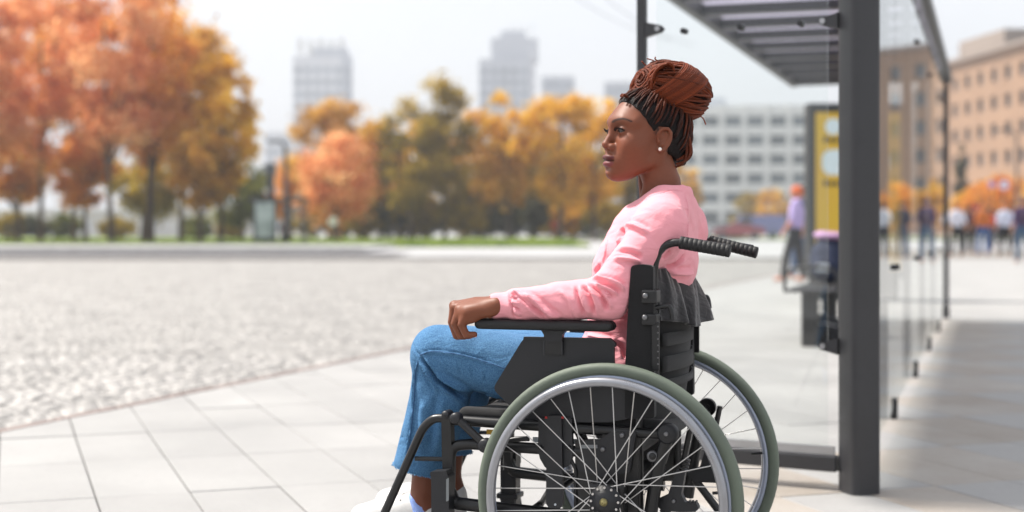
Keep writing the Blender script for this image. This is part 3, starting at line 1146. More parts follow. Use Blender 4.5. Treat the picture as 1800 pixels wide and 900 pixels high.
# cross brace under the seat
for s in (1, -1):
    MB().tube([(.09, s * .2, .44), (.09 + s * .02, -s * .2, .2)], .012, 10).build('cross_brace', M_black, wc)
    MB().tube([(.16, s * .21, .3), (.30, s * -.16, .18)], .008, 8).build('stay_rod', M_black, wc)
MB().box((.145, .19, P(900, 771, .19).z), (.12, .004, .012)).build('care_label', M_patch, wc)
MB().box((P(868, 757, .19).x, .212, P(868, 757, .19).z), (.02, .002, .011)).build('care_label', M_yellow, wc)

# armrests and skirt guards
AY = .235
pz = P(980, 562, AY).z
px0, px1 = P(838, 570, AY).x, P(1081, 570, AY).x
for s in (1, -1):
    f = Field((px1 - .03, s * AY - .05, pz - .05), (px0 + .03, s * AY + .05, pz + .02), .004)
    zc = pz - .0125
    for dy in (-.017, 0, .017):
        f.chain([(px1 + .013, s * AY + dy, zc), (px0 - .013, s * AY + dy, zc)], .0122, .006)
    V, Q = f.skin(1)
    link('armrest_pad', make_mesh('armrest_pad', V, Q, True), M_rubber, wc)
side_prism('armrest_post', [(952, 579), (998, 579), (990, 588), (990, 600), (958, 600), (958, 588)], AY - .006, .018, M_plastic, rr=.004)
side_prism('skirt_guard', [(922, 593), (1074, 596), (1080, 602), (1081, 700), (1060, 740), (925, 740), (867, 683)], AY - .02, .010, M_plastic, rr=.014)
poly = [xz(px, py, AY - .012) for px, py in ((921, 592), (1072, 594.5), (1082, 603), (1082, 610), (1071, 600), (920, 597))]
for s in (1, -1):
    MB().prism(poly, s * (AY - .016) - .006, s * (AY - .016) + .006).build('guard_edge', M_plastic, wc)
side_prism('guard_slot', [(957, 600), (988, 600), (988, 623), (957, 623)], AY - .0085, .003, M_black, rr=.001)
side_prism('slot_frame', [(955.5, 599), (957.5, 599), (957.5, 624), (955.5, 624)], AY - .008, .004, M_grey2, rr=0)
side_prism('slot_frame', [(987.5, 599), (989, 599), (989, 624), (987.5, 624)], AY - .008, .004, M_grey2, rr=0)
side_prism('guard_lower', [(955, 668), (1085, 668), (1104, 674), (1104, 736), (1070, 742), (955, 742)], AY - .008, .008, M_plastic, rr=.006)
side_disc('bolt', 988, 735, AY + .0, .004, .004, M_screw)

# mechanism plates behind the wheel
side_prism('height_plate', [(948, 735), (1006, 735), (1008, 800), (1002, 818), (992, 822), (960, 822), (950, 805), (947, 790)], FY + .012, .012, M_plastic, rr=.004)
side_prism('height_bar', [(962, 730), (988, 730), (991, 885), (986, 893), (967, 893), (961, 885)], FY + .022, .012, M_plastic, rr=.003)
side_disc('bar_hole', 976, 887, FY + .0285, .0026, .0012, M_patch)
for px, py in ((950, 787), (999, 787), (985, 806), (1060, 790), (1094, 765), (1102, 812)):
    side_disc('bolt', px, py, FY + .02, .0055, .006, M_screw if py != 787 else M_black)
for px in (960, 989):
    side_box('red_sticker', px - 2, 732, px + 2, 736, FY + .029, .001, M_red, 0)
side_prism('axle_plate', [(1012, 773), (1058, 773), (1062, 752), (1120, 752), (1124, 800), (1122, 905), (1012, 905)], FY + .004, .01, M_black, rr=.004)
side_prism('axle_plate_front', [(1030, 772), (1057, 772), (1075, 758), (1119, 758), (1108, 830), (1060, 838), (1015, 826)], FY + .014, .01, M_plastic, rr=.006)
side_tube('axle_stay', [(1012, 900), (1012, 825), (1000, 800)], FY + .01, .0045)
side_tube('rear_upright', [(1124, 905), (1123, 740), (1128, 660)], FY - .006, .010)
side_box('hub_sleeve', 1040, 846, 1100, 905, FY + .03, .05, M_black, .008)
side_prism('grey_gauge', [(1022, 782), (1050, 782), (1050, 788), (1022, 788)], FY + .0205, .002, M_grey, rr=.001)
# rear lever with disc, anti-tip post
side_disc('pivot_disc', 1174, 762, FY + .02, .0235, .012, M_plastic)
side_disc('bolt', 1171, 763, FY + .034, .0052, .004, M_screw)
side_tube('rear_link', [(1174, 765), (1160, 810), (1152, 850), (1144, 900), (1138, 940)], FY + .012, .0155)
side_disc('washer', 1147, 802, FY + .02, .013, .006, M_screw)
side_disc('bolt', 1147, 802, FY + .027, .008, .004, M_black)
side_tube('anti_tip_post', [(1214, 750), (1204, 800), (1199, 822)], FY - .03, .0068)
for k, (px, py) in enumerate(((1206, 806), (1205, 812), (1203.5, 818), (1202, 824))):
    side_tube('collar', [(px, py), (px - .6, py + 3.2)], FY - .03, .0105)
side_prism('anti_tip_bracket', [(1190, 824), (1206, 828), (1199, 868), (1206, 882), (1226, 884), (1230, 893), (1222, 900), (1165, 897), (1150, 880), (1176, 868)], FY - .03, .022, M_plastic, rr=.004)
for k in range(3):
    px = 1210 + k * 6
    side_box('grip_tooth', px, 880, px + 3.4, 886, FY - .03, .02, M_plastic, .001)
side_disc('bolt', 1184, 881, FY - .018, .0045, .004, M_screw)
side_tube('anti_tip_tube', [(1165, 893), (1215, 960), (1240, 1000)], FY - .03, .010)
for s in (1, -1):
    p = P(1240, 1002, FY - .03)
    MB().lathe([(.001, -.012), (.022, -.012), (.026, -.006), (.026, .006), (.022, .012), (.001, .012)], 20, origin=(p.x, s * (FY - .03), p.z), axis='Y').build('anti_tip_roller', M_rubber, wc)
    MB().tube([(0, s * .2, AX_Z), (0, s * .285, AX_Z)], .013, 12).build('axle', M_black, wc)
MB().tube([(0.02, -.22, AX_Z), (0.02, .22, AX_Z)], .014, 12).build('axle_tube', M_black, wc)
MB().box((.0, 0, .40), (.06, .36, .05), bev=.01).build('seat_crossmember', M_black, wc)
MB().box((.07, .0, .37), (.03, .42, .06), bev=.01).build('seat_crossmember', M_black, wc)

# back: canes, grips, clamps
BY = .188
hand = [(1152, 660), (1150.5, 600), (1150, 520), (1150, 475), (1154, 453), (1165, 435), (1180, 427.5), (1197, 426.5), (1222, 431), (1280, 441)]
side_tube('back_cane', hand, BY, .0095, smooth_n=5)
gp = [P(px, py, BY) for px, py in ((1195, 426), (1284, 441.5))]
for s in (1, -1):
    a = Vector((gp[0].x, s * BY, gp[0].z)); b_ = Vector((gp[1].x, s * BY, gp[1].z))
    if s < 0: b_ = b_ + Vector((-.006, 0, -.010))
    go = MB()
    pts, rs = [], []
    n = 11
    for k in range(n):
        for t_, r_ in ((k / n + .003, .0140), (k / n + .008, .0147), ((k + 1) / n - .012, .0147), ((k + 1) / n - .007, .0140)):
            pts.append(a.lerp(b_, t_)); rs.append(r_)
    pts.append(b_); rs.append(.012)
    go.tube(pts, rs, 18, smooth=True)
    go.build('push_grip', M_rubber, wc)
side_box('cane_clamp', 1131, 509, 1158, 533, BY + .042, .042, M_black, .004)
side_box('cane_clamp', 1131, 551, 1157, 571, BY + .042, .042, M_black, .004)
for px, py in ((1134.5, 520), (1133.5, 558)):
    side_disc('bolt', px, py, BY + .064, .0062, .006, M_screw)
side_box('slide_rail', 1146, 566, 1159, 652, BY + .056, .008, M_black, .002)
for k in range(7):
    py = 574 + k * 11
    side_disc('rail_rivet', 1156.5, py, BY + .060, .0018, .002, M_screw)
side_tube('recline_lever', [(1153, 541), (1172, 538), (1178, 541), (1181, 552), (1182, 562)], BY + .048, .0055, smooth_n=4)
side_prism('back_side_pad', [(1111, 467), (1128, 464), (1150, 467), (1152, 735), (1100, 735), (1101, 640), (1105, 560)], BY + .044, .022, M_cloth, rr=.008)
# backrest sling: cushion between the canes, sagging towards the back
f = Field((-.2, -.2, .44), (.06, .2, .86), .007)
zt, zb = P(1130, 470, BY).z, P(1130, 660, BY).z
for yy in np.linspace(-.185, .185, 23):
    sag = -.056 * (1 - (yy / .185) ** 2)
    f.chain([(-.058 + sag, yy, zt - .012 - .035 * (1 - (yy / .185) ** 2)), (-.056 + sag, yy, (zt + zb) / 2), (-.05 + sag, yy, zb), (-.045 + sag * .8, yy, .47)], .014, .02)
V, Q = f.skin(1)
link('back_sling', make_mesh('back_sling', V, Q, True), M_cloth, wc)
# tension straps behind the sling
for (y0, y1) in ((577, 599), (616, 642), (655, 668)):
    za_, zb_ = P(1170, y0, 0).z, P(1170, y1, 0).z
    vs, fs = [], []
    n = 14
    for k in range(n + 1):
        yy = -.176 + .352 * k / n
        x = -.098 - .026 * (1 - (yy / .176) ** 2)
        vs += [(x, yy, za_), (x, yy, zb_), (x - .004, yy, zb_), (x - .004, yy, za_)]
    for k in range(n):
        for q in range(4):
            fs.append((k * 4 + q, k * 4 + (q + 1) % 4, k * 4 + 4 + (q + 1) % 4, k * 4 + 4 + q))
    fs += [(0, 1, 2, 3), (n * 4 + 3, n * 4 + 2, n * 4 + 1, n * 4)]
    MB().add(vs, fs, True).build('tension_strap', M_cloth, wc)
# far cane end cap
p = P(1197, 664, -BY)
MB().lathe([(.001, 0), (.017, 0), (.018, .006), (.011, .01), (.011, .04)], 20, origin=(p.x, -BY, p.z)).build('cane_cap', M_rubber, wc)
# gathered black cloth hanging behind the backrest
vs, fs = [], []
nu, nv = 72, 18
top = [P(1157, 474, .18), P(1183, 470, .08), P(1217, 480, -.08), P(1219, 488, -.17)]
bot = [P(1157, 562, .19), P(1198, 566, .10), P(1216, 572, .03), P(1242, 559, -.14)]
top_c, bot_c = bez(top, nu // 3), bez(bot, nu // 3)
cr2 = random.Random(5)
ph = [cr2.uniform(0, 6.28) for _ in range(6)]
for j in range(nv + 1):
    v = j / nv
    for i in range(nu + 1):
        u = i / nu
        p = Vector(top_c[i]).lerp(Vector(bot_c[i]), v)
        bulge = math.sin(v * 2.2) * .012
        fold_ = (math.sin(u * 30 + ph[0] + v * .6) * .45 + math.sin(u * 17 + ph[1] - v * 1.2) * .6) * (.004 + .010 * v) * (1 if v < .9 else .8)
        tight = math.sin(u * 74 + ph[2]) * .0022 * (1 - v) ** 2
        q = p + Vector((-1, .25, 0)).normalized() * (bulge + fold_ + tight)
        if v > .93: q += Vector((0, 0, -.002)) + Vector((-.003, 0, 0))
        vs.append(q)
for j in range(nv):
    for i in range(nu):
        a = j * (nu + 1) + i
        fs.append((a, a + 1, a + nu + 2, a + nu + 1))
n0 = len(vs)
vs += [v + Vector((.004, -.001, 0)) for v in vs]
fs += [tuple(reversed([i + n0 for i in f_])) for f_ in fs]
rim = [i for i in range(nu + 1)] + [j * (nu + 1) + nu for j in range(1, nv + 1)] + [nv * (nu + 1) + i for i in range(nu - 1, -1, -1)] + [j * (nu + 1) for j in range(nv - 1, 0, -1)]
for k in range(len(rim)):
    a, b_ = rim[k], rim[(k + 1) % len(rim)]
    fs.append((b_, a, a + n0, b_ + n0))
MB().add(vs, fs, True).build('hanging_cloth', M_velvet, wc)

# ================================================================== the woman in the wheelchair
SKIN = np.array(S(117, 67, 46)[:3]); LIP = np.array(S(112, 58, 58)[:3]); DARKH = np.array(S(26, 18, 17)[:3])
M_skin = attr_mat('deep_brown_skin', rough=.5, spec=.32, sss=.07, bump=.06, bscale=520)
M_hairblack = mat('black_hair', S(19, 14, 14), rough=.6, spec=.2, var=.3, vscale=60, bump=.4, bscale=220)


def braid_mat():
    m = attr_mat('auburn_braid', rough=.5, spec=.22, bump=.5, bscale=420)
    return m


M_braid = braid_mat()
M_shirt = mat('pink_cotton', S(232, 156, 166), rough=.8, var=.04, vscale=7, bump=.05, bscale=260, sheen=.12, wrinkle=.30, wscale=15, spec=.25)
M_denim = mat('blue_denim', S(58, 100, 142), rough=.9, var=.12, vscale=330, bump=.18, bscale=600, c2=S(92, 136, 174), detail=3, spec=.2, wrinkle=.25, wscale=16)
M_thread = mat('denim_thread', S(48, 84, 124), rough=.9, var=.15, vscale=200)
M_fray = mat('frayed_denim', S(96, 140, 178), rough=.95, var=.2, vscale=160)
M_leather = mat('white_leather', S(200, 199, 198), rough=.5, var=.03, vscale=12, bump=.05, bscale=120)
M_sole = mat('white_rubber', S(186, 184, 181), rough=.6, var=.04, vscale=10)
M_sock = mat('light_blue_sock', S(140, 165, 225), rough=.9, var=.08, vscale=120, bump=.3, bscale=300)
M_eye = attr_mat('eye_surface', rough=.25, spec=.22)
M_pearl = mat('pearl_stud', S(240, 236, 228), rough=.2, var=.02, vscale=30, coat=.5)
M_button = mat('pink_button', S(226, 150, 160), rough=.4, var=.03, vscale=40)
M_nail = mat('nail_varnish', S(226, 160, 140), rough=.25, var=.03, vscale=40)

pr = empty('person', CH_O, CH_A)
tag(pr, 'woman in pink blouse and blue jeans seated in the wheelchair, looking sideways', 'person')

HEAD_YAW = R(39)
HC = Vector((-.0245, 0, 1.1135))
HM = Matrix.Translation(HC) @ Matrix.Rotation(HEAD_YAW, 4, 'Z') @ Matrix.Rotation(R(-2.2), 4, 'Y')


def H(p): return HM @ Vector(p)


def hl(p):
    """chair space to head space"""
    return HM.inverted() @ Vector(p)


# ---------------------------------------------------------------- head and neck
f = Field((-.13, -.11, -.205), (.14, .11, .155), .0019)
f.ell((-.008, 0, .052), (.094, .073, .080), .01)              # brain case
f.ell((.048, 0, .049), (.050, .054, .038), .016)              # forehead fullness
f.ell((-.033, 0, .022), (.060, .062, .058), .03)                # back of skull
f.ell((.040, 0, -.008), (.050, .058, .062), .03)              # mid face
for s in (1, -1):
    f.chain([(.000, s * .054, -.020), (.008, s * .051, -.044), (.05, s * .034, -.064), (.078, s * .013, -.074)], [.0155, .0155, .0140, .0120], .020)   # jaw line
    f.ell((.058, s * .044, -.006), (.026, .020, .022), .03)   # cheek bone
    f.ell((.052, s * .038, -.034), (.028, .016, .026), .03)   # cheek
    f.chain([(.087, s * .010, .046), (.079, s * .034, .049), (.060, s * .054, .046)], [.008, .008, .008], .02)   # brow ridge
f.ell((.060, 0, -.05), (.040, .036, .040), .022)              # around the mouth
f.ell((.079, 0, -.045), (.024, .027, .026), .014)
f.ell((.084, 0, -.0735), (.0185, .020, .0150), .014)           # chin
for s in (1, -1):
    f.ell((.097, s * .034, .026), (.014, .018, .013), .016, op='sub')
    f.ell((.0775, s * .032, .0262), (.0145, .0150, .0135), .006)   # eyelids over the ball
# nose
f.chain([(.089, 0, .032), (.0965, 0, .016), (.1045, 0, .001), (.1075, 0, -.0065)], [.0085, .0080, .0088, .0108], .010)
for s in (1, -1):
    f.ell((.0965, s * .0135, -.0125), (.0105, .0078, .0082), .008)
    f.ell((.1035, s * .0070, -.0205), (.0058, .0042, .0040), .002, op='sub')
f.chain([(.098, 0, -.022), (.094, 0, -.03)], [.005, .005], .01)
# lips
f.ell((.0995, 0, -.0380), (.0128, .0230, .0082), .004, rot=Matrix.Rotation(R(-12), 3, 'Y'))
f.ell((.0985, 0, -.0525), (.0138, .0212, .0095), .005)
for s in (1, -1):
    f.ell((.0995, s * .007, -.0370), (.0118, .010, .0074), .004)
f.chain([(.112, 0, -.0450), (.1075, .010, -.0450), (.097, .0205, -.0452), (.092, .0245, -.046)], [.0015, .0015, .0014, .001], .004, op='sub')
f.chain([(.112, 0, -.0450), (.1075, -.010, -.0450), (.097, -.0205, -.0452), (.092, -.0245, -.046)], [.0015, .0015, .0014, .001], .004, op='sub')
f.ell((.107, 0, -.0645), (.008, .016, .0042), .008, op='sub')  # hollow under the lip
# eye slits
for s in (1, -1):
    f.ell((.0915, s * .0335, .0258), (.010, .0135, .0038), .002, op='sub', rot=Matrix.Rotation(R(s * 16), 3, 'Z') @ Matrix.Rotation(R(-s * 4), 3, 'X'))
# ears
for s in (1, -1):
    yb = .071
    rim = [(.006, yb + .001, .006), (.008, yb + .004, .022), (-.001, yb + .009, .033), (-.013, yb + .013, .034), (-.021, yb + .014, .025),
           (-.022, yb + .013, .010), (-.017, yb + .010, -.004), (-.009, yb + .006, -.015), (.000, yb + .003, -.019), (.006, yb + .001, -.014)]
    rim = [(x, s * y, z) for x, y, z in rim]
    f.chain(rim, [.0032, .0036, .0040, .0040, .0038, .0036, .0036, .0042, .0050, .0040], .003)
    f.ell((-.008, s * (yb + .003), .010), (.017, .0050, .024), .004, rot=Matrix.Rotation(R(-s * 20), 3, 'Z'))
    f.chain([(-.010, s * (yb + .010), .024), (-.013, s * (yb + .010), .012), (-.010, s * (yb + .008), .000), (-.002, s * (yb + .006), -.006)], [.003, .003, .003, .003], .003)
    f.ell((.001, s * (yb + .010), .008), (.0062, .008, .0085), .003, op='sub')
    f.chain([(.006, s * (yb + .0035), .004), (.006, s * (yb + .0035), .000)], .0034, .003)
# neck, leaning back to the shoulders
n0, n1, n2 = hl((-.042, 0, 1.075)), hl((-.062, 0, 1.02)), hl((-.068, 0, .955))
f.chain([n0, n1, n2], [.0435, .0450, .048], .008)
a1, b1 = Vector((-.012, .058, -.018)), hl((-.015, .018, .968))
f.chain([a1, a1.lerp(b1, .5), b1], [.010, .011, .010], .014)
a1, b1 = Vector((-.012, -.058, -.018)), hl((-.015, -.018, .968))
f.chain([a1, a1.lerp(b1, .5), b1], [.010, .011, .010], .014)
V, Q = f.skin(2)
head_bvh = BVHTree.FromPolygons([Vector(v) for v in V], Q.tolist())


def snap(line):
    return [head_bvh.find_nearest(Vector(p))[0] for p in line]


# pigment, plus shade painted at the mouth line and neck
C = np.tile(SKIN, (len(V), 1))
x, y, z = V[:, 0], V[:, 1], V[:, 2]
# lips
lm = np.zeros(len(V))
for c, r in (((.101, 0, -.0382), (.017, .0250, .0076)), ((.100, 0, -.0522), (.017, .0228, .0090))):
    e = ((x - c[0]) / r[0]) ** 2 + ((y - c[1]) / r[1]) ** 2 + ((z - c[2]) / r[2]) ** 2
    lm = np.maximum(lm, np.clip((1.25 - e) / .4, 0, 1))
lm *= (x > .084)
C = C * (1 - lm[:, None]) + LIP * lm[:, None]
up = lm * np.clip((z + .0455) / .003, 0, 1)
C = C * (1 - .38 * up[:, None])
crease = np.exp(-((z + .0452) / .0014) ** 2) * (x > .09) * (np.abs(y) < .024)  # painted shade in the groove between the lips
C = C * (1 - .7 * crease[:, None])
# brows
for s in (1, -1):
    line = [(.098, s * .013, .0472), (.094, s * .025, .0512), (.083, s * .041, .0525), (.066, s * .054, .0465)]
    d, t_ = seg_dist(V, snap(bez(line, 6)))
    wd = .0040 * (1 - .55 * t_) * np.clip(.6 + t_ * 3, 0, 1)
    m_ = np.clip((wd * 1.35 - np.abs(d)) / (wd * .7), 0, 1) * (x > .05) * .82
    C = C * (1 - m_[:, None]) + DARKH * m_[:, None]
    # lash line and lids
    line = [(.0925, s * .0195, .0252), (.0935, s * .027, .0302), (.0905, s * .036, .0307), (.083, s * .0455, .0262)]
    d, t_ = seg_dist(V, snap(bez(line, 5)))
    m_ = np.clip((.0032 - d) / .002, 0, 1) * .92
    C = C * (1 - m_[:, None]) + DARKH * .5 * m_[:, None]
    line = [(.0925, s * .0200, .0240), (.0925, s * .029, .0213), (.083, s * .0455, .0252)]
    d, t_ = seg_dist(V, bez(line, 5))
    m_ = np.clip((.0022 - d) / .0016, 0, 1) * .55
    C = C * (1 - m_[:, None]) + DARKH * m_[:, None]
    # upper eyelids darkened a little
    e = ((x - .088) / .012) ** 2 + ((y - s * .034) / .017) ** 2 + ((z - .0355) / .006) ** 2
    m_ = np.clip(1 - e, 0, 1) * .45
    C = C * (1 - m_[:, None] * .5)
# short hair at the hairline
hlv = (.80 * x - .6 * z + .004)
m_ = np.clip((-hlv + .004 + .003 * np.sin(z * 420 + y * 260)) / .012, 0, 1) * (z > -.02) * (np.abs(y) < .0715)
C = C * (1 - m_[:, None] * .85) + DARKH * .85 * m_[:, None]
# uneven skin tone: warmer cheeks, nose and ears, fine mottling
mo = .5 * np.sin(x * 310 + 3 * np.sin(z * 170)) * np.sin(y * 270 + 2 * np.sin(x * 190)) + .5 * np.sin(z * 520 + x * 330) * np.sin(y * 480 - z * 210)
C = C * (1 + .05 * mo[:, None])
warm = np.exp(-(((x - .07) / .03) ** 2 + ((np.abs(y) - .045) / .02) ** 2 + ((z + .008) / .022) ** 2)) + .7 * np.exp(-(((x - .108) / .012) ** 2 + (y / .014) ** 2 + ((z + .008) / .012) ** 2))
C = C * (1 + warm[:, None] * np.array([.14, .02, -.02]))
under = np.clip((-z - .07) / .04, 0, 1)  # shade under the jaw, painted into the neck colour
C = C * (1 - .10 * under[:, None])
HV = np.array([H(v) for v in V]); HQ = Q; HCOL = C

# ---------------------------------------------------------------- near hand on the armrest
yH = AY
f = Field((.24, .14, .60), (.47, .32, .80), .0021)
wr = Vector((.262, yH, .7290))
KN = {'little': (P(822, 551, .264), P(811, 571, .269), P(820, 589, .265), P(834, 588, .257)),
      'ring': (P(808, 546, .250), P(800, 569, .255), P(810, 590, .252), P(826, 590, .246)),
      'middle': (P(800, 542, .229), P(795, 566, .231), P(803, 590, .229), P(818, 591, .226)),
      'index': (P(799, 538, .207), P(796, 562, .205), P(804, 586, .204), P(818, 588, .204))}
RAD = {'little': (.0098, .0086, .0078, .0066), 'ring': (.0108, .0095, .0086, .0072), 'middle': (.0112, .0098, .0090, .0075), 'index': (.0110, .0096, .0088, .0072)}
f.chain([(.22, yH, .7295), wr], [.0220, .0222], .01)
f.ell((.285, yH, .7285), (.035, .029, .0215), .02)
for kk, pts in KN.items():
    f.chain([wr + Vector((.012, (pts[0].y - yH) * .55, .003)), wr.lerp(pts[0], .55) + Vector((0, 0, .006)), pts[0]], [.0175, .0160, RAD[kk][0] + .0012], .010)
f.ell((.325, yH - .002, .722), (.045, .036, .016), .014)
f.ell((.315, yH + .024, .717), (.040, .014, .015), .012)      # little-finger pad
for kk, pts in KN.items():
    f.chain(pts, [r_ * 1.1 for r_ in RAD[kk]], .0030)
    f.ell(pts[0] + Vector((0, 0, .003)), (.0105, .0095, .009), .006)
th = [Vector((.290, yH - .026, .722)), Vector((.325, yH - .040, .710)), Vector((.352, yH - .041, .697)), Vector((.374, yH - .036, .690))]
f.chain(th, [.0165, .0130, .0110, .0085], .008)
f.ell((.340, yH + .026, .708), (.028, .012, .020), .010)
hv1, hq1 = f.skin(2)
hc1 = np.tile(SKIN * 1.02, (len(hv1), 1))
for kk, pts in KN.items():
    for j in (0, 1):
        d = np.linalg.norm(hv1 - np.array(pts[j]), axis=1)
        m_ = np.clip(1 - d / .014, 0, 1) * .30
        hc1 *= (1 - m_[:, None])
# far hand, mirrored and a little further forward
FH = Vector((.045, 0, -.012))
hv2 = hv1 * np.array([1, -1, 1]) + np.array(FH)
hq2 = hq1[:, ::-1]

# ---------------------------------------------------------------- body under the clothes, lower legs
SHL = Vector((-.085, .136, .905)); ELB = Vector((.018, .222, .752)); WRI = Vector((.27, AY, .7300))
SHR = Vector((-.082, -.136, .905)); ELR = Vector((.045, -.225, .748)); WRR = Vector((.322, -AY, .724))
HIPL, KNL, ANL = Vector((.03, .088, .545)), Vector((.472, .098, .598)), P(745, 862, .098)
HIPR, KNR, ANR = Vector((.03, -.088, .545)), Vector((.488, -.096, .588)), P(788, 834, -.095)
f = Field((-.2, -.32, .14), (.62, .32, 1.0), .007)
f.ell((-.035, 0, .82), (.085, .12, .14), .03).ell((.01, 0, .66), (.075, .12, .16), .04).ell((.015, 0, .56), (.09, .14, .07), .04)
f.chain([(-.07, 0, .94), (-.072, .06, .93), SHL - Vector((0, .02, .015))], [.035, .03, .03], .02).chain([(-.07, 0, .94), (-.072, -.06, .93), SHR + Vector((0, .02, -.015))], [.035, .03, .03], .02)
f.chain([SHL, ELB, WRI], [.038, .032, .022], .02).chain([SHR, ELR, WRR], [.038, .032, .022], .02)
f.chain([HIPL + Vector((.04, 0, 0)), KNL], [.065, .045], .02).chain([HIPR + Vector((.04, 0, 0)), KNR], [.065, .045], .02)
for kn, an in ((KNL, ANL), (KNR, ANR)):
    mid_ = kn.lerp(an, .42) + Vector((-.008, 0, 0))
    f.chain([kn, mid_, kn.lerp(an, .8), an, an + Vector((-.004, 0, -.05))], [.045, .038, .034, .0335, .036], .02)
    f.ell(an + Vector((-.002, .030, -.012)), (.013, .010, .014), .012).ell(an + Vector((-.002, -.030, -.012)), (.013, .010, .014), .012)
    f.chain([an + Vector((-.005, 0, -.045)), an + Vector((.10, 0, -.072))], [.034, .024], .02)
bv, bq = f.skin(2)
bc = np.tile(SKIN * .92, (len(bv), 1))
n_a, n_b, n_c = len(HV), len(hv1), len(hv2)
AV = np.concatenate([HV, hv1, hv2, bv])
AQ = np.concatenate([HQ, hq1 + n_a, hq2 + n_a + n_b, bq + n_a + n_b + n_c])
AC = np.concatenate([HCOL, hc1, hc1, bc])
me = make_mesh('body', AV, AQ, True)
set_col(me, AC)
link('body', me, M_skin, pr)
# nails
for kk, pts in KN.items():
    d = (pts[3] - pts[2]).normalized()
    c = pts[3] + d * .004
    MB().lathe([(.0001, .0022), (.0028, .0016), (.0040, 0)], 10, origin=c + Vector((.001, .002, -.0062))).build('nail', M_nail, pr)

# eyes
for s in (1, -1):
    c0 = Vector((.0785, s * .032, .0260))
    vs, fs, cs = [], [], []
    nn, mm = 28, 20
    gaze = Vector((1, -.22 * 0 - .12, 0.0)).normalized()
    for i in range(mm + 1):
        a = math.pi * i / mm
        for k in range(nn):
            b_ = 2 * math.pi * k / nn
            d = Vector((math.cos(a), math.sin(a) * math.cos(b_), math.sin(a) * math.sin(b_)))
            vs.append(H(c0 + d * .0122))
            ang = d.angle(gaze)
            cs.append((.004, .003, .003) if ang < .26 else (.022, .010, .006) if ang < .54 else (.075, .06, .055))
    for i in range(mm):
        for k in range(nn):
            fs.append((i * nn + k, i * nn + (k + 1) % nn, (i + 1) * nn + (k + 1) % nn, (i + 1) * nn + k))
    me = make_mesh('eye', vs, fs, True)
    set_col(me, np.array(cs))
    link('eye', me, M_eye, pr)
    # lashes: a dark fringe along the upper lid
    b = MB()
    lid = bez([(.0935, s * .0195, .0257), (.0945, s * .027, .0300), (.0915, s * .036, .0307), (.084, s * .0462, .0266)], 6)
    for i, p in enumerate(lid):
        t_ = i / (len(lid) - 1)
        L = .0055 + .004 * t_
        dirv = Vector((.8, s * (-.05 + .75 * t_), .35 + .15 * t_)).normalized()
        b.tube([H(p - dirv * .001), H(p + dirv * L * .6 + Vector((0, 0, -.0004))), H(p + dirv * L + Vector((0, 0, .0012)))], [.0007, .0005, .0002], 4)
    b.tube([H(p + Vector((.0006, 0, 0))) for p in lid], .0011, 5)
    b.build('eyelashes', M_hairblack, pr)
# pearl ear studs
for s in (1, -1):
    c = H((.003, s * .0775, -.0155))
    MB().lathe([(.0045 * math.sin(a) + .00001, .0045 * math.cos(a)) for a in np.linspace(0, math.pi, 9)], 14, origin=c).build('earring', M_pearl, pr)

# ---------------------------------------------------------------- hair
hair = empty('hair', (0, 0, 0), 0, pr)
f = Field((-.13, -.1, -.1), (.12, .1, .16), .0026)
f.ell((-.008, 0, .052), (.0975, .0760, .0835), .01).ell((.046, 0, .049), (.051, .056, .040), .016).ell((-.033, 0, .022), (.063, .065, .061), .03)
f.chain([(-.058, 0, 0), (-.070, 0, -.035), (-.074, 0, -.06)], [.045, .034, .026], .03)
f.cut((.80, 0, -.6), -.003, .004)
f.cut((.48, 0, -.877), .0035, .004)
f.cut((0, 0, -1), .047, .006)
for s in (1, -1):
    f.ell((-.003, s * .076, .006), (.024, .02, .034), .006, op='sub')
V, Q = f.skin(1)
# parted, combed sections
pn = np.sin(V[:, 0] * 190 + V[:, 2] * 60) * np.sin(V[:, 2] * 170 - V[:, 0] * 40 + 1)
N = normals(V, Q)
V = V + N * (pn * .0016)[:, None]
scalp_bvh = BVHTree.FromPolygons([Vector(v) for v in V], Q.tolist())
link('scalp_hair', make_mesh('scalp_hair', np.array([H(v) for v in V]), Q, True), M_hairblack, hair)

AUB = np.array(S(122, 54, 25)[:3]); AUB2 = np.array(S(52, 22, 13)[:3]); ROOT = np.array(S(26, 17, 16)[:3])
hr = random.Random(21)


def braid(pts, r, c0, c1, name='braid', plait=.0058, sides=6, amp=.11, tip=False):
    """a plaited strand: a tube with the knuckled outline of a three-strand braid; c0 -> c1 pigment along it"""
    pts = [Vector(p) for p in pts]
    L = sum((pts[i + 1] - pts[i]).length for i in range(len(pts) - 1))
    n = max(8, int(L / plait * 3.4))
    # resample
    cum = [0]
    for i in range(len(pts) - 1): cum.append(cum[-1] + (pts[i + 1] - pts[i]).length)
    out, rs = [], []
    j = 0
    ph_ = hr.uniform(0, 6)
    for k in range(n + 1):
        d = L * k / n
        while j < len(pts) - 2 and cum[j + 1] < d: j += 1
        t_ = (d - cum[j]) / max(1e-9, cum[j + 1] - cum[j])
        out.append(pts[j].lerp(pts[j + 1], min(1, t_)))
        rs.append(r * (1 + amp * math.sin(2 * math.pi * d / plait + ph_)))
    if tip: rs = [r_ * min(1, .3 + .7 * i_ / 7) for i_, r_ in enumerate(rs)]
    b = MB().tube(out, rs, sides)
    o = b.build(name, M_braid, hair)
    nv_ = len(o.data.vertices)
    tt = np.clip((np.arange(nv_) // sides) / max(1, n), 0, 1)
    kn = .9 + .1 * np.sin(2 * math.pi * tt * L / plait + ph_)
    cs = (c0[None, :] * (1 - tt[:, None]) + c1[None, :] * tt[:, None]) * kn[:, None]
    set_col(o.data, cs)
    return o


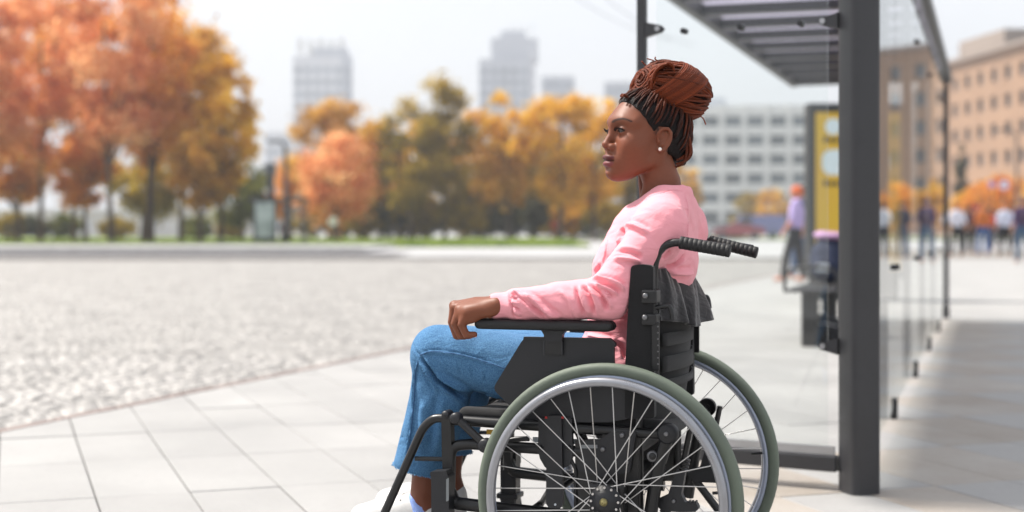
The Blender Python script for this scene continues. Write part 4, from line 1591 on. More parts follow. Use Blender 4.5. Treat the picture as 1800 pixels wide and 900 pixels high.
def on_scalp(p, off=.0025):
    """push a point out to the hair surface (head space)"""
    p = Vector(p)
    c = Vector((-.004, 0, .053)); r = Vector((.1005, .0755, .0855))
    d = (p - c).normalized()
    h1 = head_bvh.ray_cast(c + d * .25, -d)
    h2 = scalp_bvh.ray_cast(c + d * .25, -d)
    rr_s = max([(h[0] - c).length for h in (h1, h2) if h[0] is not None] or [.09])
    return c + d * min(rr_s, .125) + d * off


# the bun
BC = Vector((-.066, 0, .135))
BR = Matrix.Rotation(R(17), 3, 'Y') @ Matrix.Identity(3)      # tilts the long axis down towards the back
BR = Matrix.Rotation(R(-17), 3, 'Y')
bl = Vector((.090, .089, .065))


def bun(u, v, k=1.0):
    """u along the long axis -1..1, v angle around it"""
    w = math.sqrt(max(0, 1 - u * u))
    q = Vector((u * bl.x, w * math.cos(v) * bl.y, w * math.sin(v) * bl.z)) * k
    return BC + BR @ q


f = Field((-.19, -.11, .05), (.05, .11, .22), .004)
f.ell(BC, bl * .95, .01, rot=BR)
f.chain([(-.024, 0, .098), BC], [.046, .046], .012)
V, Q = f.skin(1)
me = make_mesh('bun_core', np.array([H(v) for v in V]), Q, True)
set_col(me, np.tile(AUB2 * .8, (len(V), 1)))
link('bun_core', me, M_braid, hair)
# strands swept from the front of the bun over it to the back
for ring in range(2):
    nb = 62 if ring == 0 else 44
    for k in range(nb):
        v0 = 2 * math.pi * (k + .5 * ring) / nb + hr.uniform(-.03, .03)
        sw = hr.uniform(-.25, .25)
        pts = []
        u0, u1 = (.93, -.95) if ring == 0 else (hr.uniform(.5, .8), hr.uniform(-.6, -.9))
        rise = 1.02 + (.035 if ring else 0) + hr.uniform(-.01, .03)
        for i in range(15):
            t_ = i / 14
            u = u0 + (u1 - u0) * t_
            v = v0 + sw * math.sin(t_ * 3.14) + .35 * (t_ - .5)
            pts.append(H(bun(u, v, rise)))
        cc = AUB * hr.choice((.55, .8, 1.0, 1.2, 1.4))
        braid(bez(pts, 2), .0027 * hr.uniform(.85, 1.2), cc * .7, cc)
# wrapped band crossing the bun, smooth strands
for k in range(18):
    off = (k - 8.5) * .0048
    pts = []
    for i in range(22):
        a = R(-60) + R(300) * i / 21
        # ring in a plane leaning backwards
        q = Vector((.018 + off - .050 * math.sin(a), 1.06 * bl.y * math.cos(a), 1.0 * bl.z * math.sin(a)))
        e = math.sqrt((q.x / bl.x) ** 2 + (q.y / bl.y) ** 2 + (q.z / bl.z) ** 2)
        q = q * ((1.08 + hr.uniform(-.008, .012)) / e)
        pts.append(H(BC + BR @ q))
    cc = AUB * hr.choice((.7, .9, 1.1, 1.35))
    braid(bez(pts, 2), .0025 * hr.uniform(.85, 1.15), cc, cc * .8, amp=.09)
# coils closing the front of the bun
for u_ in (.985, .96, .93, .895, .855, .81):
    for hf in range(2):
        pts = [H(bun(u_ + hr.uniform(-.006, .006), math.pi * hf + math.pi * 1.04 * i / 17, 1.03)) for i in range(18)]
        cc = AUB * hr.choice((.6, .85, 1.1))
        braid(pts, .0028, cc * .8, cc)
# front coil where the braids enter
for k in range(34):
    s0 = -1 + 2 * (k + hr.uniform(0, 1)) / 34
    pts = []
    for i in range(14):
        a = R(150) - R(230) * i / 13
        q = Vector((.062 + .022 * math.cos(a) + .004 * hr.uniform(-1, 1), (s0 * .06) + .020 * math.sin(a * .8), .004 + .034 * math.sin(a)))
        pts.append(H(BC + BR @ q))
    cc = AUB * hr.uniform(.8, 1.3)
    braid(bez(pts, 2), .0028, cc * .9, cc)
# braids from the hairline up into the bun, in three rows of partings
HLC = [(.062, .004, .096), (.056, .028, .089), (.046, .050, .076), (.035, .062, .060), (.023, .069, .043), (.008, .0735, .045), (-.014, .0745, .040),
       (-.030, .071, .014), (-.048, .064, -.004), (-.066, .049, -.022), (-.080, .028, -.036), (-.086, .004, -.044)]
hc_ = bez(HLC, 6)
for s in (1, -1):
    for row_ in range(3):
        m_n = (20, 13, 9)[row_]
        for k in range(m_n):
            u = (k + .5 + hr.uniform(-.25, .25)) / m_n
            p0 = Vector(hc_[min(len(hc_) - 1, int(u * (len(hc_) - 1)))])
            ea = R(5 + 170 * u)
            end = Vector((-.040 + .062 * math.cos(ea), .056 * math.sin(ea) + .004, .128 - .028 * (1 - math.cos(ea)) / 2))
            st = (0.0, .24, .46)[row_] + hr.uniform(-.04, .04)
            st = max(0, st)
            pts = []
            wob = hr.uniform(-.004, .004)
            for i in range(9):
                t_ = st + (1 - st) * i / 8
                p = p0.lerp(end, t_) + Vector((wob * math.sin(t_ * 5), 0, 0))
                p.y *= s
                q = on_scalp(p, .0018 + .0016 * row_ + .002 * t_)
                pts.append(H(q))
            red = hr.choice((.0, .05, .1, .15, .55)) if row_ == 0 else hr.choice((.05, .15, .3, .7))
            c0 = ROOT * (1 - red) + AUB * red
            braid(bez(pts, 3), .0026 * hr.uniform(.85, 1.2), c0 * .8, ROOT * .55 + AUB * hr.uniform(.25, .7), tip=True)
# loose braids looping at the nape
for k in range(15):
    s = 1 if k < 11 else -1
    y0 = s * (.052 - .006 * (k % 8))
    x0 = -.066 - .0035 * (k % 8)
    dep = -.040 + .009 * (k % 4) + hr.uniform(-.006, .006)
    out_ = -.018 - .0035 * (k % 5)
    pts = [Vector((x0 + .006, y0, .088)), Vector((x0 + out_ * .35, y0 * 1.02, .055)), Vector((x0 + out_ * .75, y0, .012)), Vector((x0 + out_ * .9, y0 * .95, dep * .5)),
           Vector((x0 + out_ * .45, y0 * .9, dep)), Vector((x0 + .008, y0 * .85, dep - .008))]
    braid([H(p) for p in bez(pts, 5)], .0030, AUB * hr.uniform(.6, .9), AUB * hr.uniform(.45, .8))
# a loose end at the bottom of the bun
braid([H(p) for p in bez([bun(-.85, R(-80), 1.0), BC + Vector((-.078, .012, -.062)), BC + Vector((-.086, .014, -.078))], 5)], .0016, AUB * 1.4, AUB * 1.8)
# flyaway ends at the hairline and on top of the bun
for k in range(4):
    p = bun(hr.uniform(.2, .8), R(hr.uniform(60, 120)), 1.05)
    braid([H(p), H(p + Vector((hr.uniform(.004, .012), hr.uniform(-.004, .008), .006))), H(p + Vector((hr.uniform(.008, .02), hr.uniform(-.004, .01), .010)))], .0016, AUB * 1.1, AUB * 1.5)
for k in range(2):
    p = on_scalp((.06 - .004 * k, .012 + .006 * k, .105 - .003 * k), .002)
    braid(bez([H(p), H(p + Vector((.012, .002, .006))), H(p + Vector((.017, .004, .0)))], 4), .0026, ROOT * .6 + AUB * .4, AUB)

# ---------------------------------------------------------------- pink blouse
f = Field((-.21, -.33, .47), (.37, .33, 1.03), .0033)
f.ell((-.028, 0, .835), (.103, .148, .150), .02)
f.ell((.015, 0, .675), (.104, .148, .170), .04)
f.ell((.022, 0, .575), (.135, .182, .100), .04)
f.ell((.026, .064, .812), (.062, .062, .072), .04).ell((.026, -.064, .812), (.062, .062, .072), .04)
f.chain([(-.075, 0, .965), (-.083, .055, .957), (-.085, .108, .930)], [.058, .056, .055], .03)
f.chain([(-.075, 0, .965), (-.083, -.055, .957), (-.085, -.108, .930)], [.058, .056, .055], .03)
f.ell((-.078, 0, .87), (.058, .132, .11), .04)
# loose back of the blouse bulging over the backrest
f.chain([(-.080, -.08, .825), (-.086, .0, .82), (-.080, .08, .825)], [.048, .052, .048], .03)
for (sh_, el_, wr_) in ((SHL, ELB, WRI), (SHR, ELR, WRR)):
    m1 = sh_.lerp(el_, .5) + Vector((.004, .004 if sh_.y > 0 else -.004, .0))
    f.chain([sh_, m1, el_], [.056, .052, .049], .025)
    f.ell(sh_ + Vector((.0, .006 if sh_.y > 0 else -.006, .0)), (.060, .046, .064), .03)
    m2 = el_.lerp(wr_, .45)
    f.chain([el_, m2, el_.lerp(wr_, .86)], [.049, .044, .036], .02)
    # cuff with a small step, gathered end of the sleeve in front of it
    cu0, cu1 = el_.lerp(wr_, .85), wr_ + (wr_ - el_).normalized() * .008
    f.chain([el_.lerp(wr_, .78), el_.lerp(wr_, .83)], [.038, .037], .006)
    f.chain([cu0, cu1], [.0312, .0308], .003)
    dd = (wr_ - el_).normalized()
    f.chain([cu1 - dd * .02, cu1 + dd * .05], [.0252, .0252], .002, op='sub')
# collar band around the neck, open in front
ring = []
for k in range(25):
    a = R(20) + R(320) * k / 24
    ring.append((-.062 + .060 * math.cos(a), .062 * math.sin(a), .985 - .030 * math.cos(a) + .002 * math.sin(5 * a)))
f.chain(ring, .0075, .010)
ring2 = [(x * 1.03, y_ * 1.05, z_ - .014) for x, y_, z_ in ring]
f.chain(ring2, .0085, .012)
f.chain([(-.018, 0, .94), (-.050, 0, .985), (-.075, 0, 1.04)], [.036, .051, .060], .006, op='sub')
f.chain([(.02, 0, .985), (.028, 0, .955)], [.022, .012], .008, op='sub')
f.cut((0, 0, -1), -.515, .004)
SV, SQ = f.skin(2)


def press(V, Q, folds):
    """push folds and seams into a garment: lines traced over it, each (points, half width, depth, lift at its sides)"""
    bvh = BVHTree.FromPolygons([Vector(v) for v in V], Q.tolist())
    N = normals(V, Q)
    D = np.zeros(len(V))
    for pts, w, depth in folds:
        w = w * .85
        hit = []
        for px, py in [tuple(p) for p in bez([(a, b, 0) for a, b in pts], 5) and [(q.x, q.y) for q in bez([(a, b, 0) for a, b in pts], 5)]]:
            d = (CHI.to_3x3() @ Vector(((px - 900) / 2500.0, 1.0, (401 - py) / 2500.0))).normalized()
            h = bvh.ray_cast(CAML, d)
            if h[0] is not None: hit.append(h[0])
        if len(hit) < 2: continue
        # drop jumps to another layer
        line = [hit[0]]
        for q in hit[1:]:
            if (q - line[-1]).length < .06: line.append(q)
        if len(line) < 2: continue
        d, t_ = seg_dist(V, line)
        taper = np.clip(np.minimum(t_, 1 - t_) / .18, .0, 1)
        prof = np.exp(-(d / w) ** 2)
        side = np.exp(-((d - w * 1.9) / w) ** 2)
        D += taper * 2.3 * (depth * prof - .35 * depth * side)
    return V + N * D[:, None]


folds = [
    # inside of the elbow
    ([(1033, 497), (1050, 512), (1062, 530), (1068, 548)], .006, -.007),
    ([(1024, 500), (1034, 516), (1040, 535), (1046, 556)], .006, -.006),
    ([(1012, 501), (1016, 520), (1022, 540), (1030, 558)], .005, -.004),
    ([(1040, 488), (1062, 492), (1085, 500), (1098, 512)], .006, .006),
    ([(1045, 500), (1068, 508), (1088, 520)], .005, .005),
    ([(1050, 470), (1075, 478), (1100, 480)], .007, -.005),
    # forearm spiral folds
    ([(920, 515), (940, 528), (960, 545), (985, 559)], .006, .006),
    ([(905, 511), (922, 528), (945, 548), (962, 560)], .005, -.005),
    ([(900, 512), (915, 520), (935, 540)], .004, .004),
    ([(980, 508), (1000, 525), (1010, 545), (1018, 560)], .008, .003),
    # cuff seam and gathers
    ([(895, 511), (897, 525), (901, 545), (906, 561)], .0030, -.0030),
    ([(898, 516), (908, 519)], .003, -.003), ([(897, 522), (911, 526)], .003, -.003), ([(898, 530), (912, 535)], .003, .003),
    ([(900, 538), (914, 545)], .003, -.003), ([(902, 546), (917, 553)], .003, .003), ([(903, 553), (914, 558)], .003, -.003),
    # upper arm and shoulder
    ([(1092, 400), (1098, 425), (1090, 450), (1072, 470)], .007, -.006),
    ([(1100, 395), (1118, 398), (1140, 410)], .007, .005),
    ([(1085, 425), (1110, 425), (1135, 435), (1150, 448)], .008, .004),
    ([(1083, 440), (1108, 443), (1130, 452)], .006, -.004),
    ([(1078, 455), (1105, 456), (1130, 462)], .006, .004),
    # armhole seam and yoke
    ([(1204, 338), (1207, 365), (1208, 395), (1205, 425)], .0030, -.0034),
    ([(1130, 352), (1150, 343), (1180, 336), (1204, 336)], .002, -.002),
    # front of the blouse
    ([(1067, 420), (1066, 440), (1060, 465)], .0025, -.003), ([(1052, 470), (1045, 485), (1038, 497)], .006, -.004),
    # back below the handle
    ([(1170, 470), (1190, 462), (1205, 448)], .006, -.006), ([(1176, 478), (1200, 480), (1218, 478)], .007, .006), ([(1165, 455), (1180, 440)], .006, -.004),
    # side below the armrest
    ([(1010, 586), (1045, 592), (1080, 600)], .006, .004), ([(1082, 600), (1095, 612), (1100, 630)], .006, -.005),
]
SV = press(SV, SQ, folds)
# soft all-over cloth movement
NN = normals(SV, SQ)
w_ = (np.sin(SV[:, 0] * 46 + SV[:, 2] * 31) * np.sin(SV[:, 2] * 52 - SV[:, 1] * 28 + 2) + .5 * np.sin(SV[:, 0] * 95 - SV[:, 2] * 120 + SV[:, 1] * 60))
SV = SV + NN * (w_ * .0011)[:, None]
shirt = link('blouse', make_mesh('blouse', SV, SQ, True), M_shirt, pr)
# button and tab on the sleeve
bvh = BVHTree.FromPolygons([Vector(v) for v in SV], SQ.tolist())


def on(bvh_, px, py, off=0.0):
    d = (CHI.to_3x3() @ Vector(((px - 900) / 2500.0, 1.0, (401 - py) / 2500.0))).normalized()
    h = bvh_.ray_cast(CAML, d)
    return (h[0] + h[1] * off, h[1]) if h[0] is not None else (None, None)


c, nn_ = on(bvh, 1067, 516, .001)
if c is not None:
    q = nn_.to_track_quat('Z', 'Y').to_matrix()
    MB().box(c, (.017, .019, .0016), rot=q, bev=.0006).build('sleeve_tab', M_shirt, shirt)
    b = MB().lathe([(.0001, .0026), (.003, .0026), (.0044, .0034), (.0052, .0026), (.0052, 0)], 18)
    b.v = [tuple(c + nn_ * .0006 + q @ Vector(v)) for v in b.v]
    b.build('button', M_button, shirt)

# ---------------------------------------------------------------- blue jeans
f = Field((-.17, -.22, .28), (.64, .22, .70), .0042)
f.ell((.015, 0, .545), (.125, .172, .085), .03)
f.chain([HIPL, HIPL.lerp(KNL, .5) + Vector((0, 0, -.004)), KNL + Vector((-.06, 0, -.002))], [.090, .086, .072], .02)
f.chain([HIPR, HIPR.lerp(KNR, .5), KNR + Vector((-.06, 0, 0))], [.096, .084, .066], .02)
for kn, an, hem in ((KNL, ANL, P(738, 824, .098)), (KNR, ANR, P(785, 795, -.096))):
    sg = 1 if kn.y > 0 else -1
    rk = .066 if sg > 0 else .062
    f.chain([kn + Vector((-.06, 0, 0)), kn], [.07 if sg > 0 else .066, rk], .02)
    d = (hem - kn)
    f.chain([kn, kn + d * .4 + Vector((-.004, 0, 0)), kn + d * .8, hem], [rk - .002, .060, .063, .067], .02)
    f.ell(kn + Vector((.004, 0, .004)), (rk + .001, rk - .004, rk), .02)
    f.chain([kn + Vector((-.03, 0, -.045)), kn + Vector((-.022, 0, -.11)), kn + Vector((.0, 0, -.18))], [.05, .052, .05], .03)
fl = P(738, 826, .098)
# hem edges: a slanting cut each, hollow inside
g_ = np.meshgrid(*f.ax, indexing='ij', sparse=True)
hemz = np.where(g_[1] > 0, P(738, 826, .098).z + .23 * (g_[0] - P(738, 826, .098).x) , P(785, 792, -.096).z + .10 * (g_[0] - P(785, 792, -.096).x))
f.F = np.maximum(f.F, (hemz - g_[2]).astype(np.float32))
for an, hem in ((ANL, P(738, 824, .098)), (ANR, P(785, 795, -.096))):
    f.chain([hem + Vector((-.006, 0, .07)), hem + Vector((.0, 0, -.05))], [.052, .0635], .004, op='sub')
JV, JQ = f.skin(2)
folds = [
    # crease at the back of the knee and fans from it
    ([(738, 626), (752, 645), (772, 668), (800, 690), (828, 705)], .006, -.012),
    ([(745, 640), (758, 665), (770, 690)], .006, .005), ([(760, 655), (790, 672), (830, 690)], .008, .004),
    ([(735, 632), (730, 660), (728, 700), (722, 760), (712, 800)], .0030, .0035),
    ([(738, 624), (760, 619), (800, 623), (840, 633), (885, 648)], .0030, .0035),
    ([(724, 600), (730, 615), (738, 626)], .004, -.003),
    ([(770, 690), (764, 720), (760, 760), (758, 800)], .010, -.003),
    ([(745, 700), (742, 750), (735, 800)], .010, .003),
    ([(800, 640), (806, 655)], .005, .002), ([(822, 645), (828, 662)], .005, .002), ([(845, 650), (850, 668)], .005, .002), ([(778, 634), (784, 650)], .005, .002),
    ([(850, 690), (880, 700), (895, 712)], .008, -.004),
]
JV = press(JV, JQ, folds)
NN = normals(JV, JQ)
w_ = np.sin(JV[:, 0] * 38 + JV[:, 2] * 44) * np.sin(JV[:, 2] * 33 - JV[:, 1] * 50 + 1)
JV = JV + NN * (w_ * .0010)[:, None]
jeans = link('jeans', make_mesh('jeans', JV, JQ, True), M_denim, pr)
jb = BVHTree.FromPolygons([Vector(v) for v in JV], JQ.tolist())
# stitched seam along the side
for line in ([(738, 624), (760, 618), (800, 622), (840, 632), (885, 647), (905, 655)], [(735, 634), (730, 660), (728, 700), (722, 760), (714, 806)]):
    pts = []
    for q in bez([(a, b, 0) for a, b in line], 8):
        c, nn_ = on(jb, q.x, q.y, .0002)
        if c is not None: pts.append(c)
    if len(pts) > 2: MB().tube(pts, .0013, 5).build('seam', M_thread, jeans)
# frayed hem threads
fr = random.Random(9)
for hem, sl_, R_ in ((P(738, 826, .098), .23, .0645), (P(785, 792, -.096), .10, .0645)):
    b = MB()
    for k in range(260):
        a = 2 * math.pi * k / 260 + fr.uniform(-.02, .02)
        x_, y_ = R_ * math.cos(a), R_ * math.sin(a)
        q = Vector((hem.x + x_, hem.y + y_, hem.z + sl_ * x_ + .004))
        e = q + Vector((fr.uniform(-.003, .004) + .003 * math.cos(a), fr.uniform(-.003, .003) + .003 * math.sin(a), -fr.uniform(.001, .005)))
        b.tube([q, (q + e) / 2 + Vector((fr.uniform(-.001, .001), 0, 0)), e], [.0012, .001, .0006], 4)
    b.build('frayed_hem', M_fray, jeans)

# ---------------------------------------------------------------- shoes and socks
for an in (ANL, ANR):
    # sock
    f = Field((an.x - .06, an.y - .06, an.z - .12), (an.x + .08, an.y + .06, an.z + .03), .004)
    f.chain([an + Vector((0, 0, -.022)), an + Vector((-.004, 0, -.07))], [.0385, .042], .004)
    f.cut((-.35, 0, 1), (an.z - .018 - .35 * an.x) / math.sqrt(1 + .35 ** 2), .004)
    V, Q = f.skin(1)
    link('sock', make_mesh('sock', V, Q, True), M_sock, pr)
    o = Vector((an.x, an.y, an.z - .108))       # sole level below the ankle
    sx = empty('shoe', o, R(-3 if an.y > 0 else 3), pr)
    f = Field((-.08, -.06, -.005), (.24, .06, .13), .004)
    f.chain([(-.012, 0, .034), (-.012, 0, .060)], [.033, .035], .02)
    f.chain([(-.012, 0, .035), (.05, 0, .04), (.12, 0, .036), (.165, .004, .030)], [.036, .040, .042, .034], .02)
    f.chain([(.01, 0, .075), (.06, 0, .062), (.12, 0, .042)], [.032, .030, .026], .02)
    f.chain([(-.005, 0, .06), (.0, 0, .16)], [.030, .046], .006, op='sub')
    f.cut((0, 0, -1), -.010, .004)
    V, Q = f.skin(2)
    link('upper', make_mesh('upper', V, Q, True), M_leather, sx)
    f = Field((-.1, -.07, -.01), (.24, .07, .05), .004)
    f.chain([(-.012, 0, .012), (.03, 0, .012)], [.037, .038], .02).chain([(.03, 0, .012), (.11, 0, .012), (.160, .004, .012)], [.038, .046, .042], .02)
    f.cut((0, 0, 1), .026, .003); f.cut((0, 0, -1), 0.002, .003)
    V, Q = f.skin(1)
    link('sole', make_mesh('sole', V, Q, True), M_sole, sx)
    for k in range(5):
        x0 = .052 + k * .018
        z0 = .094 - k * .0085
        MB().tube(bez([(x0, -.026, z0 - .010), (x0 + .004, 0, z0 + .001), (x0, .026, z0 - .010)], 4), .0028, 6).build('lace', M_sole, sx)
    for s in (1, -1):
        MB().box((.03, s * .0395, .045), (.03, .003, .008), bev=.001).build('side_mark', M_black, sx)

# ================================================================== trees
LEAF = {
    'red': leaf_mat('red_orange_flare_leaves', [S(196, 118, 74), S(230, 158, 104), S(240, 184, 130), S(244, 206, 158)]),  # peach tones carry warm lens flare, painted into red-orange leaves
    'orange': leaf_mat('orange_leaves', [S(188, 120, 46), S(226, 156, 60), S(238, 178, 80), S(242, 204, 116)]),
    'gold': leaf_mat('golden_leaves', [S(166, 122, 36), S(212, 162, 44), S(234, 188, 62), S(240, 206, 96)]),
    'brown': leaf_mat('brown_gold_leaves', [S(160, 116, 46), S(200, 150, 60), S(222, 174, 76), S(232, 194, 104)]),
    'olive': leaf_mat('olive_leaves', [S(104, 92, 32), S(146, 126, 42), S(178, 150, 52), S(202, 172, 68)]),
    'green': leaf_mat('green_leaves', [S(58, 68, 30), S(86, 96, 42), S(116, 118, 52), S(142, 136, 62)]),
    'dark': leaf_mat('dark_green_leaves', [S(46, 50, 36), S(70, 74, 50), S(92, 92, 64), S(112, 106, 78)]),
}
M_bark = mat('grey_brown_bark', S(74, 62, 52), rough=.95, var=.3, vscale=4, bump=.6, bscale=12)
tr = random.Random(17)


def crown_mesh(name, rx, ry, h0, h1, n, leaf, seed, lobes=26, gaps=.3, cone=0.0):
    """leaf-sized faces in clumps spread through an uneven crown volume"""
    rs = np.random.RandomState(seed)
    cl = []
    zc, rz = (h0 + h1) / 2, (h1 - h0) / 2
    while len(cl) < lobes:
        d = rs.uniform(-1, 1, 3)
        q = np.linalg.norm(d)
        if q > 1 or q < gaps: continue
        k = 1 - cone * (d[2] + 1) / 2
        cl.append((d[0] * rx * k * .86, d[1] * ry * k * .86, zc + d[2] * rz * .9, rs.uniform(.12, .36)))
    cl = np.array(cl)
    w = cl[:, 3] ** 2; w /= w.sum()
    pick = rs.choice(len(cl), n, p=w)
    off = rs.normal(0, 1, (n, 3)); off /= np.linalg.norm(off, axis=1)[:, None]
    rad = np.abs(rs.normal(.62, .34, (n, 1)))
    sc_ = (rx + ry) / 2
    pos = cl[pick, :3] + off * rad * cl[pick, 3:4] * np.array([sc_ * 1.25, sc_ * 1.25, sc_ * .95])
    a = rs.normal(0, 1, (n, 3)); a /= np.linalg.norm(a, axis=1)[:, None]
    b = rs.normal(0, 1, (n, 3)); b -= a * (a * b).sum(1)[:, None]; b /= np.linalg.norm(b, axis=1)[:, None]
    sz = leaf * rs.uniform(.6, 1.3, (n, 1))
    V = np.stack([pos - a * sz, pos - b * sz * .6, pos + a * sz, pos + b * sz * .6], 1).reshape(-1, 3)
    Q = np.arange(4 * n).reshape(-1, 4)
    me = bpy.data.meshes.new(name)
    me.vertices.add(len(V)); me.vertices.foreach_set('co', V.ravel())
    me.loops.add(4 * n); me.loops.foreach_set('vertex_index', Q.ravel().astype(np.int32))
    me.polygons.add(n); me.polygons.foreach_set('loop_start', (np.arange(n) * 4).astype(np.int32))
    me.update(calc_edges=True)
    # tint: each clump leans to its own hue
    tone = rs.uniform(.15, .85, len(cl))
    tint = np.clip(tone[pick] + rs.normal(0, .16, n), 0, 1)
    at_ = me.attributes.new('tint', 'FLOAT', 'FACE')
    at_.data.foreach_set('value', tint.astype(np.float32))
    return me, cl


def tree(px, d, top, half, kind, label, base=None, clear=.22, n=5200, leaf=.17, trunk=.2, group='autumn trees of the park', lobes=26, gaps=.3, name='tree', cone=0.0, seed=None, cat='tree'):
    """px: trunk position in the picture; top: picture height of the tip; half: half width in picture pixels"""
    x = (px - 900) / 2500.0 * d
    hgt = CAM_H + (401 - top) / 2500.0 * d
    r = half / 2500.0 * d
    seed = seed if seed is not None else tr.randrange(9999)
    lobes = int(lobes * 1.9); n = int(n * 1.25); leaf *= 1.1; half *= 1.12
    rr = random.Random(seed)
    o = empty(name, (x, d, 0))
    tag(o, label, cat, group)
    me, cl = crown_mesh('crown', r, r * .9, hgt * clear, hgt, n, leaf, seed, lobes, gaps, cone)
    link('crown', me, LEAF[kind], o)
    b = MB()
    lean = rr.uniform(-.03, .03) * hgt
    path = [(0, 0, 0), (lean * .2, 0, hgt * .12), (lean * .5, 0, hgt * .35), (lean, 0, hgt * .72)]
    pts = bez(path, 4)
    b.tube(pts, [trunk * (1.25 if i == 0 else 1) * (1 - .75 * i / len(pts)) for i in range(len(pts))], 8)
    to = b.build('trunk', M_bark, o)
    for k in range(9):
        c = cl[rr.randrange(len(cl))]
        z0 = hgt * rr.uniform(.2, .5)
        p0 = Vector((lean * z0 / hgt, 0, z0))
        p1 = Vector(c[:3])
        if p1.z < z0 + .4: p1.z = z0 + .6
        mid_ = p0.lerp(p1, .5) + Vector((rr.uniform(-.2, .2), rr.uniform(-.2, .2), .25))
        MB().tube(bez([p0, mid_, p1], 3), [trunk * .42 * (1 - .12 * i) for i in range(7)], 6).build('limb', M_bark, o)
    return o


G1 = 'tall autumn trees on the lawn'
tree(-45, 80, -90, 115, 'red', 'tall red-orange tree cut by the picture edge', n=7500, lobes=30, group=G1, clear=.2, gaps=.25)
tree(72, 84, -70, 105, 'red', 'tall coral red tree with bright sky gaps through its crown', n=4600, lobes=24, group=G1, gaps=.55, clear=.22)
tree(130, 92, -40, 95, 'orange', 'slim-trunked orange tree between the coral trees', n=5600, group=G1, clear=.2)
tree(196, 79, -110, 112, 'red', 'tallest coral and orange tree with a dark straight trunk', n=6200, lobes=30, group=G1, clear=.2)
tree(262, 83, -55, 105, 'orange', 'broad orange-brown tree with a thick trunk by the white wall', n=7600, lobes=32, trunk=.34, group=G1, clear=.2)
tree(318, 88, -20, 98, 'brown', 'brown-gold tree with twin slim trunks near the footway', n=6800, lobes=30, group=G1, clear=.2)
tree(388, 82, 95, 74, 'gold', 'golden tree leaning out beside the far bus stop', n=5200, lobes=26, group=G1, clear=.24)
tree(352, 80, 225, 60, 'brown', 'low brown tree under the golden ones beside the far bus stop', n=4200, lobes=22, group=G1, clear=.25)
tree(32, 87, 215, 70, 'orange', 'low orange tree below the coral crowns', n=4200, group=G1, clear=.26)
tree(150, 86, 235, 60, 'orange', 'small amber tree in front of the slim orange trunk', n=3600, group=G1, clear=.28)
tree(250, 100, 270, 70, 'olive', 'small olive tree standing behind the thick trunk', n=3200, group=G1, clear=.22)
tree(425, 104, 285, 55, 'green', 'green bushy tree directly behind the far bus stop', n=3600, group=G1, clear=.1)
tree(-170, 82, -60, 110, 'orange', 'orange tree standing beyond the picture edge', n=4200, group=G1, clear=.2)
tree(-300, 86, -40, 110, 'brown', 'brown tree standing far beyond the picture edge', n=4200, group=G1, clear=.2)
G2 = 'autumn trees across the square'
tree(578, 112, 150, 72, 'brown', 'orange-brown tree in front of the pale slab tower', n=5200, group=G2)
tree(588, 98, 228, 78, 'red', 'small bright red-orange tree near the round sign', n=4600, group=G2, clear=.12, lobes=40, gaps=.1)
tree(512, 118, 270, 45, 'orange', 'narrow orange tree behind the lamp posts', n=3000, group=G2, clear=.16)
tree(668, 116, 195, 72, 'gold', 'yellow-gold tree beside the orange-brown one', n=4800, group=G2, clear=.15)
tree(722, 110, 172, 70, 'olive', 'olive-yellow tree below the open skyline gap', n=4600, group=G2, clear=.15)
tree(782, 112, 128, 72, 'olive', 'tall olive-gold tree with a thin ragged top', n=5200, group=G2, clear=.12, cone=.45)
tree(745, 124, 195, 72, 'gold', 'low bronze tree behind the ragged-topped one', n=4200, group=G2, clear=.12)
tree(845, 120, 185, 66, 'brown', 'rusty tree just beside the ragged-topped one', n=4200, group=G2, clear=.12)
tree(893, 112, 145, 56, 'gold', 'amber-gold tree in front of the stepped grey tower', n=4800, group=G2, clear=.14)
tree(985, 110, 132, 64, 'gold', 'tall golden yellow tree with a dark trunk', n=6200, group=G2, clear=.16, trunk=.28)
tree(1045, 114, 142, 60, 'gold', 'golden tree standing close to the profile of the woman', n=5400, group=G2, clear=.15)
tree(940, 122, 230, 60, 'olive', 'low olive-gold tree between the amber-gold and golden ones', n=3600, group=G2, clear=.14)
tree(1105, 118, 190, 48, 'olive', 'yellow-green tree half hidden by the face of the woman', n=4800, group=G2, clear=.12)
tree(1150, 126, 215, 52, 'gold', 'golden tree hidden behind the neck of the woman', n=4400, group=G2, clear=.12)
tree(1212, 118, 288, 26, 'gold', 'small yellow tree behind the back of the woman', n=2600, group=G2, clear=.2)
tree(640, 124, 262, 60, 'olive', 'dusky olive tree behind the red-orange one', n=4000, group=G2, clear=.1)
for px_, d_, top_, half_, kd_, lab_ in ((610, 128, 235, 80, 'olive', 'dim olive tree filling behind the orange-brown one'), (700, 130, 240, 80, 'olive', 'dim olive tree filling behind the yellow-gold one'),
                                        (820, 130, 235, 80, 'olive', 'dim olive tree filling behind the ragged-topped one'), (905, 131, 240, 80, 'olive', 'dim olive tree filling behind the amber-gold one'),
                                        (1010, 130, 230, 80, 'olive', 'dim olive tree filling between the tall golden ones')):
    tree(px_, d_, top_, half_, kd_, lab_, n=4200, group=G2, clear=.06)
G3 = 'clipped and loose shrubs along the far verge'
SH = dict(group=G3, name='shrub', cat='shrub', clear=.03, trunk=.08, gaps=.1)
tree(813, 112, 331, 42, 'olive', 'large rounded yellow-green bush at the edge of the square', n=4200, leaf=.11, lobes=34, **SH)
tree(745, 114, 345, 27, 'olive', 'smaller rounded mustard bush', n=2600, leaf=.11, **SH)
tree(688, 116, 322, 40, 'dark', 'dark purplish green bush beside the mustard one', n=3200, leaf=.12, **SH)
tree(640, 113, 345, 36, 'olive', 'dull olive bush beside the small round sign', n=2800, leaf=.12, **SH)
tree(900, 118, 345, 34, 'dark', 'dark green bush behind the largest rounded one', n=2800, leaf=.12, **SH)
